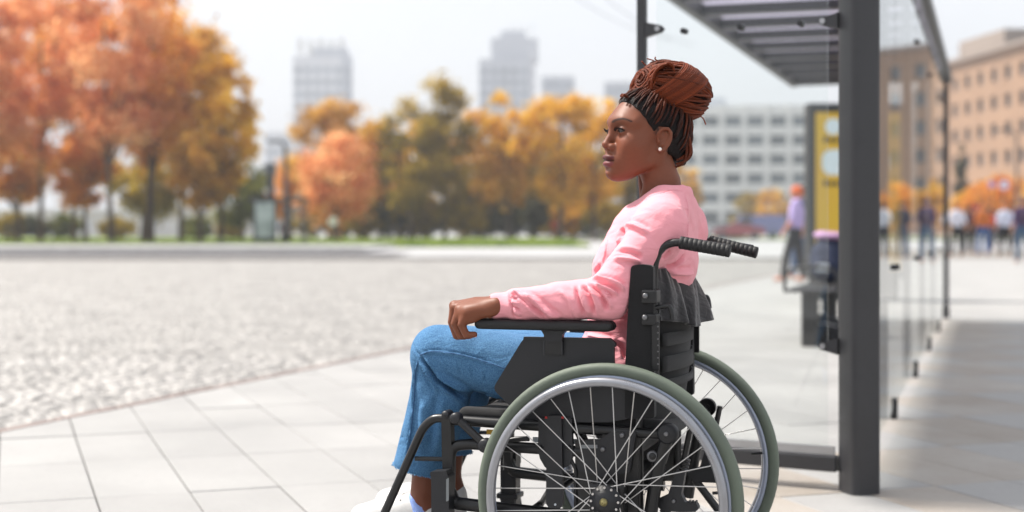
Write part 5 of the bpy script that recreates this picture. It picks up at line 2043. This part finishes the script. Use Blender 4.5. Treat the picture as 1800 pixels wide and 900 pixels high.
tree(940, 115, 332, 30, 'dark', 'upright dark green bush under the olive-gold tree', n=2600, leaf=.12, **SH)
tree(1000, 118, 350, 36, 'gold', 'yellow bush at the foot of the tall golden tree', n=2800, leaf=.12, **SH)
tree(1065, 118, 350, 36, 'olive', 'olive bush below the profile of the woman', n=2800, leaf=.12, **SH)
tree(868, 121, 352, 30, 'green', 'green bush between rounded bush and dark ones', n=2200, leaf=.12, **SH)
for k_, (px_, top_, kd_, lab_) in enumerate(((18, 372, 'olive', 'olive shrub at the picture edge under the coral trees'), (62, 378, 'dark', 'dark shrub below the low orange tree'), (112, 374, 'green', 'green shrub left of the slim orange trunk'),
                                          (205, 384, 'olive', 'small olive shrub at the foot of the tallest tree'), (345, 380, 'green', 'green shrub between twin trunks and bus stop'), (405, 376, 'olive', 'olive shrub touching the far bus stop'))):
    tree(px_, 108 + k_, top_, 32, kd_, lab_, n=1800, leaf=.13, **SH)
for k_, (px_, top_, kd_, lab_) in enumerate(((545, 352, 'olive', 'olive hedge bush behind the lamp post'), (600, 356, 'dark', 'dark hedge bush under the red-orange tree'), (668, 350, 'green', 'green hedge bush behind the dull olive one'),
                                          (718, 356, 'olive', 'hedge bush between purplish and mustard bushes'), (778, 350, 'green', 'green hedge bush beside the largest rounded one'), (842, 356, 'dark', 'dark hedge bush behind the largest rounded one'),
                                          (970, 352, 'olive', 'olive hedge bush at the trunk of the golden tree'), (1030, 356, 'green', 'green hedge bush between the yellow and olive ones'), (1100, 350, 'olive', 'olive hedge bush hidden by the chin of the woman'))):
    tree(px_, 125 + k_ % 3, top_, 40, kd_, lab_, n=2200, leaf=.13, **SH)
tree(1310, 150, 336, 26, 'olive', 'rounded olive tree in front of the white office building', n=2600, leaf=.14, **SH)
tree(1355, 148, 326, 30, 'gold', 'yellowing tree in front of the white office building', n=2800, leaf=.14, **SH)
tree(1398, 150, 338, 26, 'olive', 'olive tree behind the walking woman in lilac', n=2200, leaf=.14, **SH)
G4 = 'autumn trees before the tan building'
SR = dict(group=G4, name='tree', clear=.1, trunk=.12, leaf=.13)
tree(1722, 118, 312, 40, 'orange', 'orange tree before the tan building near the round signs', n=3600, **SR)
tree(1768, 122, 298, 42, 'orange', 'taller orange tree behind the round signs', n=3800, **SR)
tree(1826, 116, 310, 40, 'gold', 'golden tree cut off by the picture edge', n=3400, **SR)
tree(1690, 130, 335, 30, 'gold', 'low golden tree behind the end of the shelter', n=2600, **SR)
tree(1690, 140, 235, 17, 'dark', 'narrow dark conifer against the tan building', n=2600, leaf=.14, group=G4, clear=.05, cone=.8)
for k, (px, kd) in enumerate(((1900, 'orange'), (1985, 'gold'), (2080, 'brown'))):
    tree(px, 120 + 3 * k, 305, 42, kd, ('orange', 'golden', 'brown')[k] + ' tree in the row reflected by the shelter glass', n=2200, **SR)

# ================================================================== buildings
M_pane = mat('window_glass_dark', S(84, 92, 98), rough=.18, var=.25, vscale=.25, spec=.6, obj_random=.35)
M_pane2 = mat('window_glass_blue', S(146, 155, 163), rough=.2, var=.15, vscale=.3, spec=.6, obj_random=.2)
M_conc = mat('pale_concrete', S(208, 210, 214), rough=.85, var=.05, vscale=.12)
M_conc2 = mat('grey_concrete', S(186, 190, 197), rough=.85, var=.06, vscale=.1)
M_tan = mat('tan_brick', S(158, 126, 101), rough=.9, var=.10, vscale=.2, detail=8)
M_tan2 = mat('grey_parapet', S(150, 136, 126), rough=.9, var=.08, vscale=.2)
M_white = mat('white_render', S(214, 214, 212), rough=.85, var=.04, vscale=.2)
M_white2 = mat('white_blind', S(206, 208, 210), rough=.7, var=.06, vscale=.4)
M_sash = mat('dark_sash', S(70, 66, 62), rough=.6, var=.1, vscale=2)


def facade(parent, o, u, w, h, nx, ny, fw, fh, z0, m, mp, depth=.35, top_margin=.0, wname='wall', sill=True, skip=None):
    """wall with real openings. o: lower corner (local), u: unit direction along the wall; outward normal is u x z turned to the viewer"""
    u = Vector(u).normalized()
    n = Vector((u.y, -u.x, 0))            # outwards
    cw, chh = w / nx, (h - z0 - top_margin) / ny
    mb = MB()
    def q(a, z, d=0): return Vector(o) + u * a + Vector((0, 0, z)) - n * d
    if z0 > 0: mb.add([q(0, 0), q(w, 0), q(w, z0), q(0, z0)], [(0, 1, 2, 3)])
    if top_margin > 0: mb.add([q(0, h - top_margin), q(w, h - top_margin), q(w, h), q(0, h)], [(0, 1, 2, 3)])
    ww, wh = cw * fw, chh * fh
    pv_, pf = None, None
    pane_me = MB().box((0, 0, 0), (ww, .05, wh)).build('tmp', mp)
    pme = pane_me.data; bpy.data.objects.remove(pane_me)
    sash_me = None
    ang = math.atan2(u.y, u.x)
    for i in range(nx):
        for j in range(ny):
            a0, a1 = i * cw, (i + 1) * cw
            b0, b1 = z0 + j * chh, z0 + (j + 1) * chh
            c0, c1 = a0 + (cw - ww) / 2, a1 - (cw - ww) / 2
            d0, d1 = b0 + (chh - wh) * .5, b0 + (chh - wh) * .5 + wh
            V = [q(a0, b0), q(a1, b0), q(a1, b1), q(a0, b1), q(c0, d0), q(c1, d0), q(c1, d1), q(c0, d1)]
            V += [q(c0, d0, depth), q(c1, d0, depth), q(c1, d1, depth), q(c0, d1, depth)]
            F = [(0, 1, 5, 4), (1, 2, 6, 5), (2, 3, 7, 6), (3, 0, 4, 7), (4, 5, 9, 8), (5, 6, 10, 9), (6, 7, 11, 10), (7, 4, 8, 11)]
            mb.add(V, F)
            c = q((c0 + c1) / 2, (d0 + d1) / 2, depth)
            link('window', pme, None, parent, c, (0, 0, ang))
    me = bpy.data.meshes.new(wname)
    me.from_pydata(mb.v, [], mb.f); me.update()
    link(wname, me, m, parent)


def block(parent, name, x0, x1, y0, y1, z0, z1, m):
    return MB().box(((x0 + x1) / 2, (y0 + y1) / 2, (z0 + z1) / 2), (x1 - x0, y1 - y0, z1 - z0)).build(name, m, parent)


def hz(py, d): return CAM_H + (401 - py) / 2500.0 * d
def hx(px, d): return (px - 900) / 2500.0 * d


# slab tower on the left, with roof plant
d = 420
b1 = empty('tower_block', (hx(515, d), d, 0))
tag(b1, 'pale tower block with roof plant above the orange-brown tree', 'building')
w = hx(622, d) - hx(515, d); h = hz(98, d)
facade(b1, (0, 0, 0), (1, 0, 0), w * .80, h, 5, 13, .62, .52, 3, M_conc, M_pane2, top_margin=2.5)
facade(b1, (w * .80, 0, 0), (.6, .8, 0), w * .26, h, 3, 13, .5, .52, 3, M_conc2, M_pane2, top_margin=2.5)
block(b1, 'core', .1, w * .8, .6, 14, 0, h - .1, M_conc2)
block(b1, 'roof_plant', w * .32, w * .86, 2, 12, h, h + 2.6, M_conc2)
for k in range(5):
    x0 = w * (.1 + .17 * k)
    MB().box((x0, 3, h + 3.2 - .5 * (k % 2)), (1.6, 1.2, 4.5)).build('antenna_panel', M_white, b1)
b2 = empty('low_block', (hx(466, d - 30), d - 30, 0))
tag(b2, 'pale low block beside the tower behind the lamp posts', 'building')
w2 = hx(560, d - 30) - hx(466, d - 30)
facade(b2, (0, 0, 0), (1, 0, 0), w2, hz(232, d - 30), 6, 8, .66, .5, 2, M_conc, M_pane2, top_margin=1)
block(b2, 'core', .2, w2 - .2, .6, 12, 0, hz(232, d - 30) - .1, M_conc2)
# stepped tower in the middle
b3 = empty('tower_block', (hx(842, d), d, 0))
tag(b3, 'stepped grey tower block above the trees', 'building')
wa = hx(888, d) - hx(842, d)
h3, h4 = hz(104, d), hz(64, d)
w3 = hx(932, d) - hx(842, d)
facade(b3, (0, 0, 0), (1, 0, 0), w3 * .99, h3, 5, 14, .6, .5, 3, M_conc2, M_pane2, top_margin=2)
facade(b3, (w3 * .99, 0, 0), (.45, .89, 0), hx(948, d) - hx(926, d), h3 + 3, 3, 14, .5, .5, 3, M_conc, M_pane2, top_margin=2)
block(b3, 'core', .2, w3, .7, 14, 0, h3 - .1, M_conc2)
block(b3, 'upper_block', hx(863, d) - hx(842, d), hx(946, d) - hx(842, d), 3, 14, h3, h4, M_conc2)
block(b3, 'roof_plant', hx(880, d) - hx(842, d), hx(925, d) - hx(842, d), 5, 12, h4, h4 + 2.4, M_conc2)
for k in range(4):
    block(b3, 'mast', 9 + k * 2.2, 9.2 + k * 2.2, 6, 6.2, h4 + 2.4, h4 + 4.2, M_sash)
b4 = empty('office_block', (hx(952, d + 60), d + 60, 0))
tag(b4, 'grey office block peeping over the golden trees', 'building')
w4 = hx(1010, d + 60) - hx(952, d + 60)
facade(b4, (0, 0, 0), (1, 0, 0), w4, hz(134, d + 60), 4, 12, .6, .5, 2, M_conc2, M_pane2, top_margin=1)
block(b4, 'core', .2, w4 - .2, .7, 10, 0, hz(134, d + 60) - .1, M_conc2)
b5 = empty('office_block', (hx(1062, d), d, 0))
tag(b5, 'grey office block just left of the hair bun', 'building')
w5 = hx(1180, d) - hx(1062, d)
facade(b5, (0, 0, 0), (1, 0, 0), w5, hz(144, d), 7, 11, .7, .5, 2, M_conc2, M_pane2, top_margin=1)
block(b5, 'core', .2, w5 - .2, .7, 10, 0, hz(144, d) - .1, M_conc2)

# white office building behind the woman
d = 235
b6 = empty('office_building', (hx(1190, d), d, 0))
tag(b6, 'white grid-fronted office building behind the head of the woman', 'building')
w6 = hx(1425, d) - hx(1190, d)
h6 = hz(186, d)
facade(b6, (0, 0, 0), (1, -.06, 0), w6, h6, 6, 6, .74, .56, 1.2, M_white, M_pane, depth=.6, top_margin=1.0)
block(b6, 'core', .3, w6 - .3, 1.2, 16, 0, h6 - .2, M_conc)
block(b6, 'roof_room', w6 * .2, w6 * .4, 5, 12, h6, h6 + 1.8, M_conc2)
for k in range(7):
    block(b6, 'pier', w6 * k / 6 - .28, w6 * k / 6 + .28, -.35 - w6 * k / 6 * .06, .3 - w6 * k / 6 * .06, 0, h6 + .15, M_white)

# tan brick building on the right
X0 = 83.0
def tan_pt(px):
    dd = 2500 * X0 / (px - 645.0)
    return Vector((X0 - .102 * dd, dd, 0))
pa, pb = tan_pt(1668), tan_pt(1838)
L = (pb - pa).length
b7 = empty('brick_building', pa)
tag(b7, 'tan brick building with rows of dark windows beyond the square', 'building')
u7 = (pb - pa).normalized()
h7 = 24.6
facade(b7, (0, 0, 0), u7, L, h7, 7, 6, .42, .50, 1.0, M_tan, M_pane, depth=.45, top_margin=1.6)
n7 = Vector((u7.y, -u7.x, 0))
# cornice and parapet
mid7 = u7 * (L / 2) + n7 * .35
ang7 = math.atan2(u7.y, u7.x)
MB().box((mid7.x, mid7.y, h7 - .2), (L + .8, .9, .5), rz=ang7).build('cornice', M_tan2, b7)
mid7 = u7 * (L * .25) - n7 * 4
MB().box((mid7.x, mid7.y, h7 + 1.4), (L * .5, 5, 2.8), rz=ang7).build('roof_storey', M_tan2, b7)
u8 = Vector((.96, .28, 0)).normalized()
c8 = u7 * L
facade(b7, c8, u8, 62, h7 - .6, 16, 6, .40, .50, 1.0, M_tan, M_pane, depth=.45, top_margin=1.4, wname='side_wall')
mid8 = c8 + u8 * 31 + Vector((u8.y, -u8.x, 0)) * .35
MB().box((mid8.x, mid8.y, h7 - .75), (62.4, .9, .5), rz=math.atan2(u8.y, u8.x)).build('cornice', M_tan2, b7)
back = c8 * .5 + u8 * 20 + Vector((4, 22, 0))
u9 = Vector((-u7.y, u7.x, 0))
MB().add([tuple(Vector((0, 0, 0)) - n7 * .6 + Vector((0, 0, z))) for z in (0, h7 - .3)] + [tuple(u7 * L - n7 * .6 + Vector((0, .6, z))) for z in (0, h7 - .3)] +
         [tuple(c8 + u8 * 62 + Vector((0, .8, z))) for z in (0, h7 - .9)] + [tuple(c8 + u8 * 62 + Vector((0, 40, z))) for z in (0, h7 - .9)] + [tuple(Vector((6, 40, z))) for z in (0, h7 - .3)],
         [(0, 2, 3, 1), (2, 4, 5, 3), (4, 6, 7, 5), (6, 8, 9, 7), (8, 0, 1, 9), (1, 3, 5, 7, 9)]).build('core', M_sash, b7)
# low white pavilion behind the trees on the left
b8 = empty('pavilion', (-66, 138, 0))
tag(b8, 'long low white pavilion glimpsed between the tree trunks', 'building')
facade(b8, (0, 0, 0), (1, 0, 0), 42, 2.5, 14, 1, .62, .5, .3, M_white, M_white2, depth=.15, top_margin=.3)
block(b8, 'core', .2, 41.8, .5, 8, 0, 2.4, M_white)
MB().box((21, 4, 2.62), (43, 9.5, .22)).build('roof', M_white, b8)

# ================================================================== cars and a van
M_cglass = mat('car_glass', S(38, 44, 50), rough=.1, var=.1, vscale=2, spec=.7)
M_ctyre = mat('car_tyre', S(28, 28, 29), rough=.9, var=.1, vscale=10)
M_chub = mat('car_hub', S(150, 152, 154), rough=.4, metal=.6, var=.1, vscale=8)
M_lamp = mat('head_lamp', S(210, 212, 212), rough=.15, var=.05, vscale=8)
M_tail = mat('tail_lamp', S(140, 24, 22), rough=.25, var=.05, vscale=8)


def paint(name, c): return mat(name, c, rough=.3, var=.04, vscale=1.5, coat=.6)


def car(px, py_d, c, label, rz=0.0, van=False, scale=1.0):
    d = py_d
    o = empty('van' if van else 'parked_car', (hx(px, d), d, 0), rz)
    tag(o, label, 'van' if van else 'car', 'vehicles parked across the square')
    pm = paint('vehicle_paint', c)
    if van:
        prof = [(-2.4, .35), (-2.4, 1.9), (-2.3, 2.05), (1.3, 2.05), (1.75, 1.5), (2.3, 1.15), (2.45, .9), (2.45, .35)]
        roof_w, gl = .92, [(1.28, 1.92), (1.62, 1.5), (.45, 1.5), (.45, 1.92)]
    else:
        prof = [(-2.1, .32), (-2.15, .75), (-1.95, .98), (-1.35, 1.02), (-.85, 1.38), (.25, 1.42), (.95, 1.02), (1.9, .86), (2.12, .62), (2.1, .32)]
        roof_w, gl = .7, [(-1.2, 1.04), (-.8, 1.33), (.2, 1.37), (.78, 1.04)]
    prof = round_poly(prof, .12, 3)
    vs, fs = [], []
    n = len(prof)
    for yy, k in ((-.86, 1), (-.8, 0), (.8, 0), (.86, 1)):
        for x_, z_ in prof:
            tz = max(0, (z_ - .95)) / .5 if not van else max(0, z_ - 1.4) / .7
            wy = yy * (1 - (1 - roof_w) * min(1, tz) * .6)
            vs.append((x_, wy, z_))
    # two side shells and the middle skin
    order = [0, 3]
    vs = vs[:n] + vs[3 * n:]
    fs = [(i, (i + 1) % n, n + (i + 1) % n, n + i) for i in range(n)] + [tuple(range(n)), tuple(range(2 * n - 1, n - 1, -1))]
    MB().add(vs, fs, False).build('body', pm, o)
    for s in (-1, 1):
        yo = .862 if van else .80
        MB().prism(gl, s * yo * (.93 if not van else 1) - .03, s * yo * (.93 if not van else 1) + .03).build('side_window', M_cglass, o)
    if van: MB().add([(1.33, -.7, 1.98), (1.33, .7, 1.98), (1.76, .72, 1.5), (1.76, -.72, 1.5)], [(0, 1, 2, 3)]).build('windscreen', M_cglass, o)
    else:
        MB().add([(.30, -.6, 1.405), (.30, .6, 1.405), (.96, .7, 1.03), (.96, -.7, 1.03)], [(0, 1, 2, 3)]).build('windscreen', M_cglass, o)
        MB().add([(-.88, -.6, 1.375), (-.88, .6, 1.375), (-1.36, .7, 1.035), (-1.36, -.7, 1.035)], [(0, 1, 2, 3)]).build('rear_window', M_cglass, o)
    for x_ in (-1.35, 1.35):
        for s in (-1, 1):
            wh = MB().lathe([(.2, -.1), (.3, -.1), (.33, -.05), (.33, .05), (.3, .1), (.2, .1)], 20, origin=(x_, s * .8, .33), axis='Y').build('wheel', M_ctyre, o)
            MB().lathe([(.001, .07), (.2, .07), (.2, -.07), (.001, -.07)], 16, origin=(x_, s * .8, .33), axis='Y').build('hub', M_chub, wh)
    xf = 2.42 if van else 2.06
    for s in (-1, 1):
        MB().box((xf, s * .6, .72 if not van else .9), (.1, .32, .14), bev=.02).build('headlight', M_lamp, o)
        MB().box((-2.12 if not van else -2.39, s * .65, .8), (.08, .25, .16), bev=.02).build('tail_light', M_tail, o)
    return o


car(1243, 118, S(206, 208, 210), 'white car parked nearest the back of the woman', R(180))
car(1262, 126, S(150, 160, 168), 'grey car behind the white car', R(180))
car(1296, 116, S(140, 34, 44), 'dark red car beside the blue van', R(178))
car(1330, 122, S(112, 112, 176), 'blue-violet van parked before the olive tree', R(176), van=True)
car(1212, 124, S(176, 182, 180), 'silver car mostly hidden behind the woman', R(182))
for k, (px, dd, c, lab) in enumerate(((1085, 136, S(210, 212, 214), 'white car parked below the golden tree'), (1030, 138, S(200, 206, 214), 'pale car between the golden trunks'),
                                      (960, 137, S(60, 70, 84), 'dark car behind the dark bushes'), (730, 138, S(150, 166, 190), 'pale blue car glimpsed beside the mustard bush'),
                                      (706, 141, S(205, 205, 204), 'white car glimpsed behind the dark purplish bush'), (620, 137, S(208, 208, 206), 'white car behind the small round sign'),
                                      (575, 140, S(196, 198, 202), 'light car behind the red-orange tree'), (880, 139, S(190, 196, 204), 'silver car glimpsed past the large rounded bush'))):
    car(px, dd, c, lab, R(180 + 3 * (k % 3 - 1)))

# ================================================================== people in the distance
PG = 'people crossing the square'


def figure(px, d, shirt_c, trouser_c, hair_c, label, face=0.0, stride=.25, skin_c=S(190, 140, 112), cap=None, lean=0.0, arm_fwd=0.1, height=1.7, h=.022, seated=False, bag=None):
    o = empty('person', (hx(px, d), d, 0), face)
    tag(o, label, 'person', PG)
    k = height / 1.7
    st = stride / 2
    L = lean
    msk = mat('distant_skin', skin_c, rough=.6, var=.05, vscale=10)
    msh = mat('distant_top', shirt_c, rough=.9, var=.1, vscale=8)
    mtr = mat('distant_trousers', trouser_c, rough=.9, var=.12, vscale=8)
    mha = mat('distant_hair', hair_c, rough=.8, var=.2, vscale=20)
    def vv(x_, y_, z_): return (x_ * k + L * z_ * k, y_ * k, z_ * k)
    # body
    f = Field((-.6 * k, -.45 * k, -.02), (.75 * k, .45 * k, 1.82 * k), h)
    f.ell(vv(.02, 0, 1.58), (.10 * k, .078 * k, .118 * k), .02).chain([vv(0, 0, 1.48), vv(-.01, 0, 1.36)], [.055 * k, .07 * k], .03)
    f.ell(vv(0, 0, 1.22), (.09 * k, .14 * k, .2 * k), .04)
    for s in (1, -1):
        e1 = vv(-.05 + s * arm_fwd * .5, s * .24, 1.10); w1 = vv(.04 + s * arm_fwd, s * .25, .88)
        f.chain([vv(-.01, s * .17, 1.38), e1, w1], [.045 * k, .038 * k, .028 * k], .02)
        f.ell((w1[0] + .01, w1[1], w1[2] - .05 * k), (.03 * k, .022 * k, .05 * k), .015)
        f.chain([vv(s * st * .95, s * .085, .10), vv(s * st * 1.0, s * .085, .06), vv(s * st + .13, s * .09, .045)], [.04 * k, .045 * k, .035 * k], .02)
        f.chain([vv(0, s * .08, .92), vv(s * st * .55 + .02, s * .085, .5), vv(s * st * .95, s * .085, .10)], [.07 * k, .05 * k, .035 * k], .03)
    V, Q = f.skin(1)
    link('body', make_mesh('body', V, Q, True), msk, o)
    f = Field((-.5 * k, -.42 * k, .78 * k), (.6 * k, .42 * k, 1.52 * k), h)
    f.ell(vv(0, 0, 1.24), (.125 * k, .185 * k, .24 * k), .04).ell(vv(0, 0, 1.02), (.135 * k, .18 * k, .14 * k), .06)
    f.chain([vv(0, -.15, 1.39), vv(-.01, 0, 1.43), vv(0, .15, 1.39)], [.065 * k, .07 * k, .065 * k], .03)
    for s in (1, -1):
        e1 = vv(-.05 + s * arm_fwd * .5, s * .24, 1.10)
        f.chain([vv(-.01, s * .175, 1.38), e1], [.065 * k, .056 * k], .03)
    V, Q = f.skin(1)
    link('top', make_mesh('top', V, Q, True), msh, o)
    f = Field((-.6 * k, -.3 * k, .05), (.65 * k, .3 * k, 1.1 * k), h)
    f.ell(vv(0, 0, .92), (.125 * k, .172 * k, .12 * k), .03)
    for s in (1, -1):
        f.chain([vv(0, s * .085, .90), vv(s * st * .55 + .02, s * .09, .5), vv(s * st * .95, s * .09, .11)], [.092 * k, .072 * k, .060 * k], .03)
    V, Q = f.skin(1)
    link('trousers', make_mesh('trousers', V, Q, True), mtr, o)
    f = Field((-.25 * k, -.2 * k, 1.4 * k), (.45 * k, .2 * k, 1.85 * k), h * .8)
    f.ell(vv(-.005, 0, 1.62), (.112 * k, .095 * k, .1 * k), .02)
    f.ell(vv(.075, 0, 1.55), (.085, .09, .085), .02, op='sub')
    V, Q = f.skin(1)
    link('cap' if cap else 'hair', make_mesh('hair', V, Q, True), mha, o)
    if bag:
        mb_ = mat('distant_bag', bag, rough=.8, var=.15, vscale=10)
        f = Field((-.45 * k, -.25 * k, .8 * k), (.1 * k, .25 * k, 1.45 * k), h)
        f.ell(vv(-.17, 0, 1.2), (.1 * k, .14 * k, .2 * k), .02)
        V, Q = f.skin(1)
        link('rucksack', make_mesh('rucksack', V, Q, True), mb_, o)
    return o


figure(1394, 24.2, S(176, 156, 206), S(30, 28, 34), S(206, 92, 34), 'walking woman with orange hair and lilac top by the yellow poster', face=R(160), stride=.34, lean=-.04, arm_fwd=.14, h=.014, height=1.62, skin_c=S(196, 128, 100))
figure(1408, 25.6, S(74, 74, 112), S(62, 84, 120), S(60, 44, 36), 'person in a dark violet top half hidden by the light box', face=R(170), stride=.3, h=.016, height=1.66)
figure(1682, 45, S(214, 214, 226), S(34, 34, 38), S(150, 96, 60), 'fair-haired person in a white shirt beside the shelter end', face=R(100), stride=.3)
figure(1700, 52, S(60, 58, 62), S(40, 40, 46), S(50, 42, 40), 'dark-dressed person just behind the white shirt', face=R(80), stride=.2)
figure(1716, 49, S(96, 52, 50), S(30, 28, 32), S(150, 34, 50), 'person in a red cap and dark clothes', face=R(90), stride=.28, cap=True)
figure(1728, 47, S(196, 112, 56), S(72, 100, 150), S(186, 112, 52), 'person in an orange top and blue jeans', face=R(100), stride=.3)
figure(1738, 54, S(176, 52, 44), S(60, 70, 96), S(90, 60, 44), 'person in a bright red jacket', face=R(60), stride=.2)
figure(1767, 45.5, S(206, 210, 228), S(32, 32, 38), S(164, 98, 58), 'person in a pale blue-white shirt with black trousers', face=R(95), stride=.32)
figure(1799, 37, S(70, 50, 84), S(58, 84, 112), S(74, 50, 64), 'person in purple and jeans at the picture edge', face=R(95), stride=.3, bag=S(60, 44, 66))
figure(1752, 66, S(130, 120, 150), S(50, 50, 60), S(60, 50, 46), 'mauve-dressed person far beyond the crossing group', face=R(120), stride=.2)
figure(1785, 68, S(120, 116, 160), S(60, 60, 70), S(50, 44, 40), 'violet-dressed person far beside the lamp post', face=R(70), stride=.2)
figure(1708, 70, S(134, 124, 158), S(60, 62, 70), S(70, 56, 48), 'lavender-dressed person far behind the red cap', face=R(70), stride=.2)
for k, (px, dd, c, t_, lab) in enumerate(((1850, 40, S(60, 60, 76), S(60, 78, 104), 'person in a slate top seen in the shelter glass'), (1888, 42, S(200, 204, 214), S(48, 48, 56), 'person in a light shirt seen in the shelter glass'),
                                          (1925, 45, S(84, 74, 90), S(64, 86, 116), 'person in mauve and jeans seen in the shelter glass'))):
    figure(px, dd, c, t_, S(60, 46, 40), lab, face=R(80 + 20 * k), stride=.3)
figure(973, 112, S(176, 60, 52), S(150, 90, 70), S(70, 50, 40), 'tiny person in red beneath the golden tree', face=R(90), stride=.2, h=.03)

# ================================================================== street furniture
M_dpole = mat('dark_pole_paint', S(52, 54, 56), rough=.6, var=.12, vscale=3)
M_signw = mat('sign_white', S(224, 222, 228), rough=.5, var=.03, vscale=6)
M_signb = mat('sign_blue', S(46, 112, 190), rough=.45, var=.05, vscale=6)
M_signl = mat('sign_lilac', S(150, 130, 190), rough=.5, var=.05, vscale=6)
M_signo = mat('sign_orange', S(216, 100, 44), rough=.5, var=.05, vscale=6)


def lamp_post(px, d, top, label, arm=1.0, r=.11):
    o = empty('street_lamp', (hx(px, d), d, 0))
    tag(o, label, 'street lamp')
    h_ = hz(top, d)
    MB().tube([(0, 0, 0), (0, 0, .6), (0, 0, .62), (0, 0, h_)], [r * 1.7, r * 1.6, r, r * .75], 10).build('post', M_dpole, o)
    MB().tube(bez([(0, 0, h_ - .1), (-arm * .4, 0, h_ + .25), (-arm, 0, h_ + .3)], 4), r * .5, 8).build('arm', M_dpole, o)
    MB().box((-arm - .2, 0, h_ + .28), (.6, .26, .12), bev=.04).build('lamp_head', M_dpole, o)
    return o


lamp_post(502, 78, 258, 'dark lamp post with a short arm behind the far bus stop', arm=.5, r=.15)
lamp_post(1787, 92, 236, 'dark lamp post before the tan building', arm=.8, r=.1)
o = empty('advertising_column', (hx(476, 77), 77, 0))
tag(o, 'dark square column rising above the far bus stop', 'column')
MB().box((0, 0, 2.2), (.36, .36, 4.4), bev=.04).build('shaft', M_dpole, o)
MB().box((-.05, 0, 4.1), (.75, .3, .5), bev=.06).build('lamp_box', M_grey, o)

fs_ = empty('bus_shelter', (hx(448, 76), 76, 0))
tag(fs_, 'small dark bus shelter with a poster case across the square', 'bus shelter')
wS = hx(535, 76) - hx(448, 76)
zr = hz(350, 76)
M_poster = mat('teal_poster', S(112, 132, 132), rough=.35, var=.4, vscale=1.6, c2=S(186, 198, 196))
MB().box((wS * .44, .7, zr), (wS * 1.16, 1.7, .16), bev=.03).build('roof', M_dpole, fs_)
MB().box((.55, 0, 1.28), (1.25, .22, 2.3), bev=.04).build('poster_case', M_dpole, fs_)
MB().box((.55, -.118, 1.33), (1.0, .012, 1.9)).build('poster', M_poster, fs_)
for x_, y_ in ((wS * .62, 1.3), (wS * .98, 1.3), (.05, 1.3), (wS * .98, .1)):
    MB().box((x_, y_, zr / 2), (.1, .1, zr), bev=.015).build('post', M_dpole, fs_)
MB().box((wS * .55, 1.32, 1.25), (wS * .8, .02, 1.7)).build('back_pane', M_glass, fs_)
MB().box((wS * .7, 1.0, .45), (1.2, .4, .06), bev=.01).build('bench_seat', M_dpole, fs_)
figure(497, 75.4, S(60, 52, 56), S(26, 26, 30), S(40, 32, 30), 'dark-dressed person waiting at the far bus stop', face=R(-90), stride=.12, height=1.35)


def round_sign(px, d, py, r_px, label, face_m, mark=None, back_plate=None):
    o = empty('road_sign', (hx(px, d), d, 0))
    tag(o, label, 'sign')
    zc = hz(py, d); r = r_px / 2500 * d
    MB().tube([(0, .05, 0), (0, .05, zc + r)], .035, 8).build('post', M_dpole, o)
    if back_plate: MB().box((0, 0.012, zc), (r * 3.1, .02, r * 3.1), bev=.005).build('back_plate', back_plate, o)
    b = MB(); b.tube([(0, 0, zc), (0, -.02, zc)], r, 24, smooth=False); b.build('disc', face_m, o)
    if mark:
        poly = [(-r * .6, -r * .2), (r * .2, -r * .2), (r * .2, -r * .45), (r * .7, 0), (r * .2, r * .45), (r * .2, r * .2), (-r * .6, r * .2)]
        MB().prism([(u, v + zc) for u, v in poly], -.03, -.021).build('arrow', mark, o)
    return o


round_sign(585, 90, 389, 8.5, 'small pale round sign on a thin post before the red-orange tree', M_signw)
round_sign(1743, 88, 324, 6.5, 'small lilac round sign beside the orange one', M_signl)
round_sign(1765, 86, 325, 8, 'white round sign with a blue arrow on an orange plate', M_signw, M_signb, M_signo)

# overhead wires
M_wire = mat('overhead_wire', S(120, 124, 130), rough=.6, var=.05, vscale=3)
for k, (a_, b_, lab) in enumerate((((960, -40), (1180, 70), 'lower overhead wire crossing the sky'), ((1030, -30), (1220, 80), 'upper overhead wire crossing the sky'))):
    p, q = at(a_[0], a_[1], 40), at(b_[0], b_[1], 58)
    pts = [p.lerp(q, i / 12) - Vector((0, 0, .3 * math.sin(i / 12 * math.pi))) for i in range(13)]
    w_o = MB().tube(pts, .011, 6).build('overhead_wire', M_wire)
    tag(w_o, lab, 'wire')

# ================================================================== air
vm = bpy.data.materials.new('pale_autumn_air')
vm.use_nodes = True
vn = vm.node_tree.nodes; vn.clear()
vo = vn.new('ShaderNodeOutputMaterial'); vp = vn.new('ShaderNodeVolumePrincipled')
vp.inputs['Color'].default_value = (.93, .95, 1.0, 1)
vp.inputs['Density'].default_value = .0009
vp.inputs['Anisotropy'].default_value = .5
vm.node_tree.links.new(vp.outputs['Volume'], vo.inputs['Volume'])
hzb = MB().box((0, 640, 40.9), (1500, 1400, 84)).build('haze', vm)
tag(hzb, 'thin pale haze over the whole square', 'haze', kind='stuff')
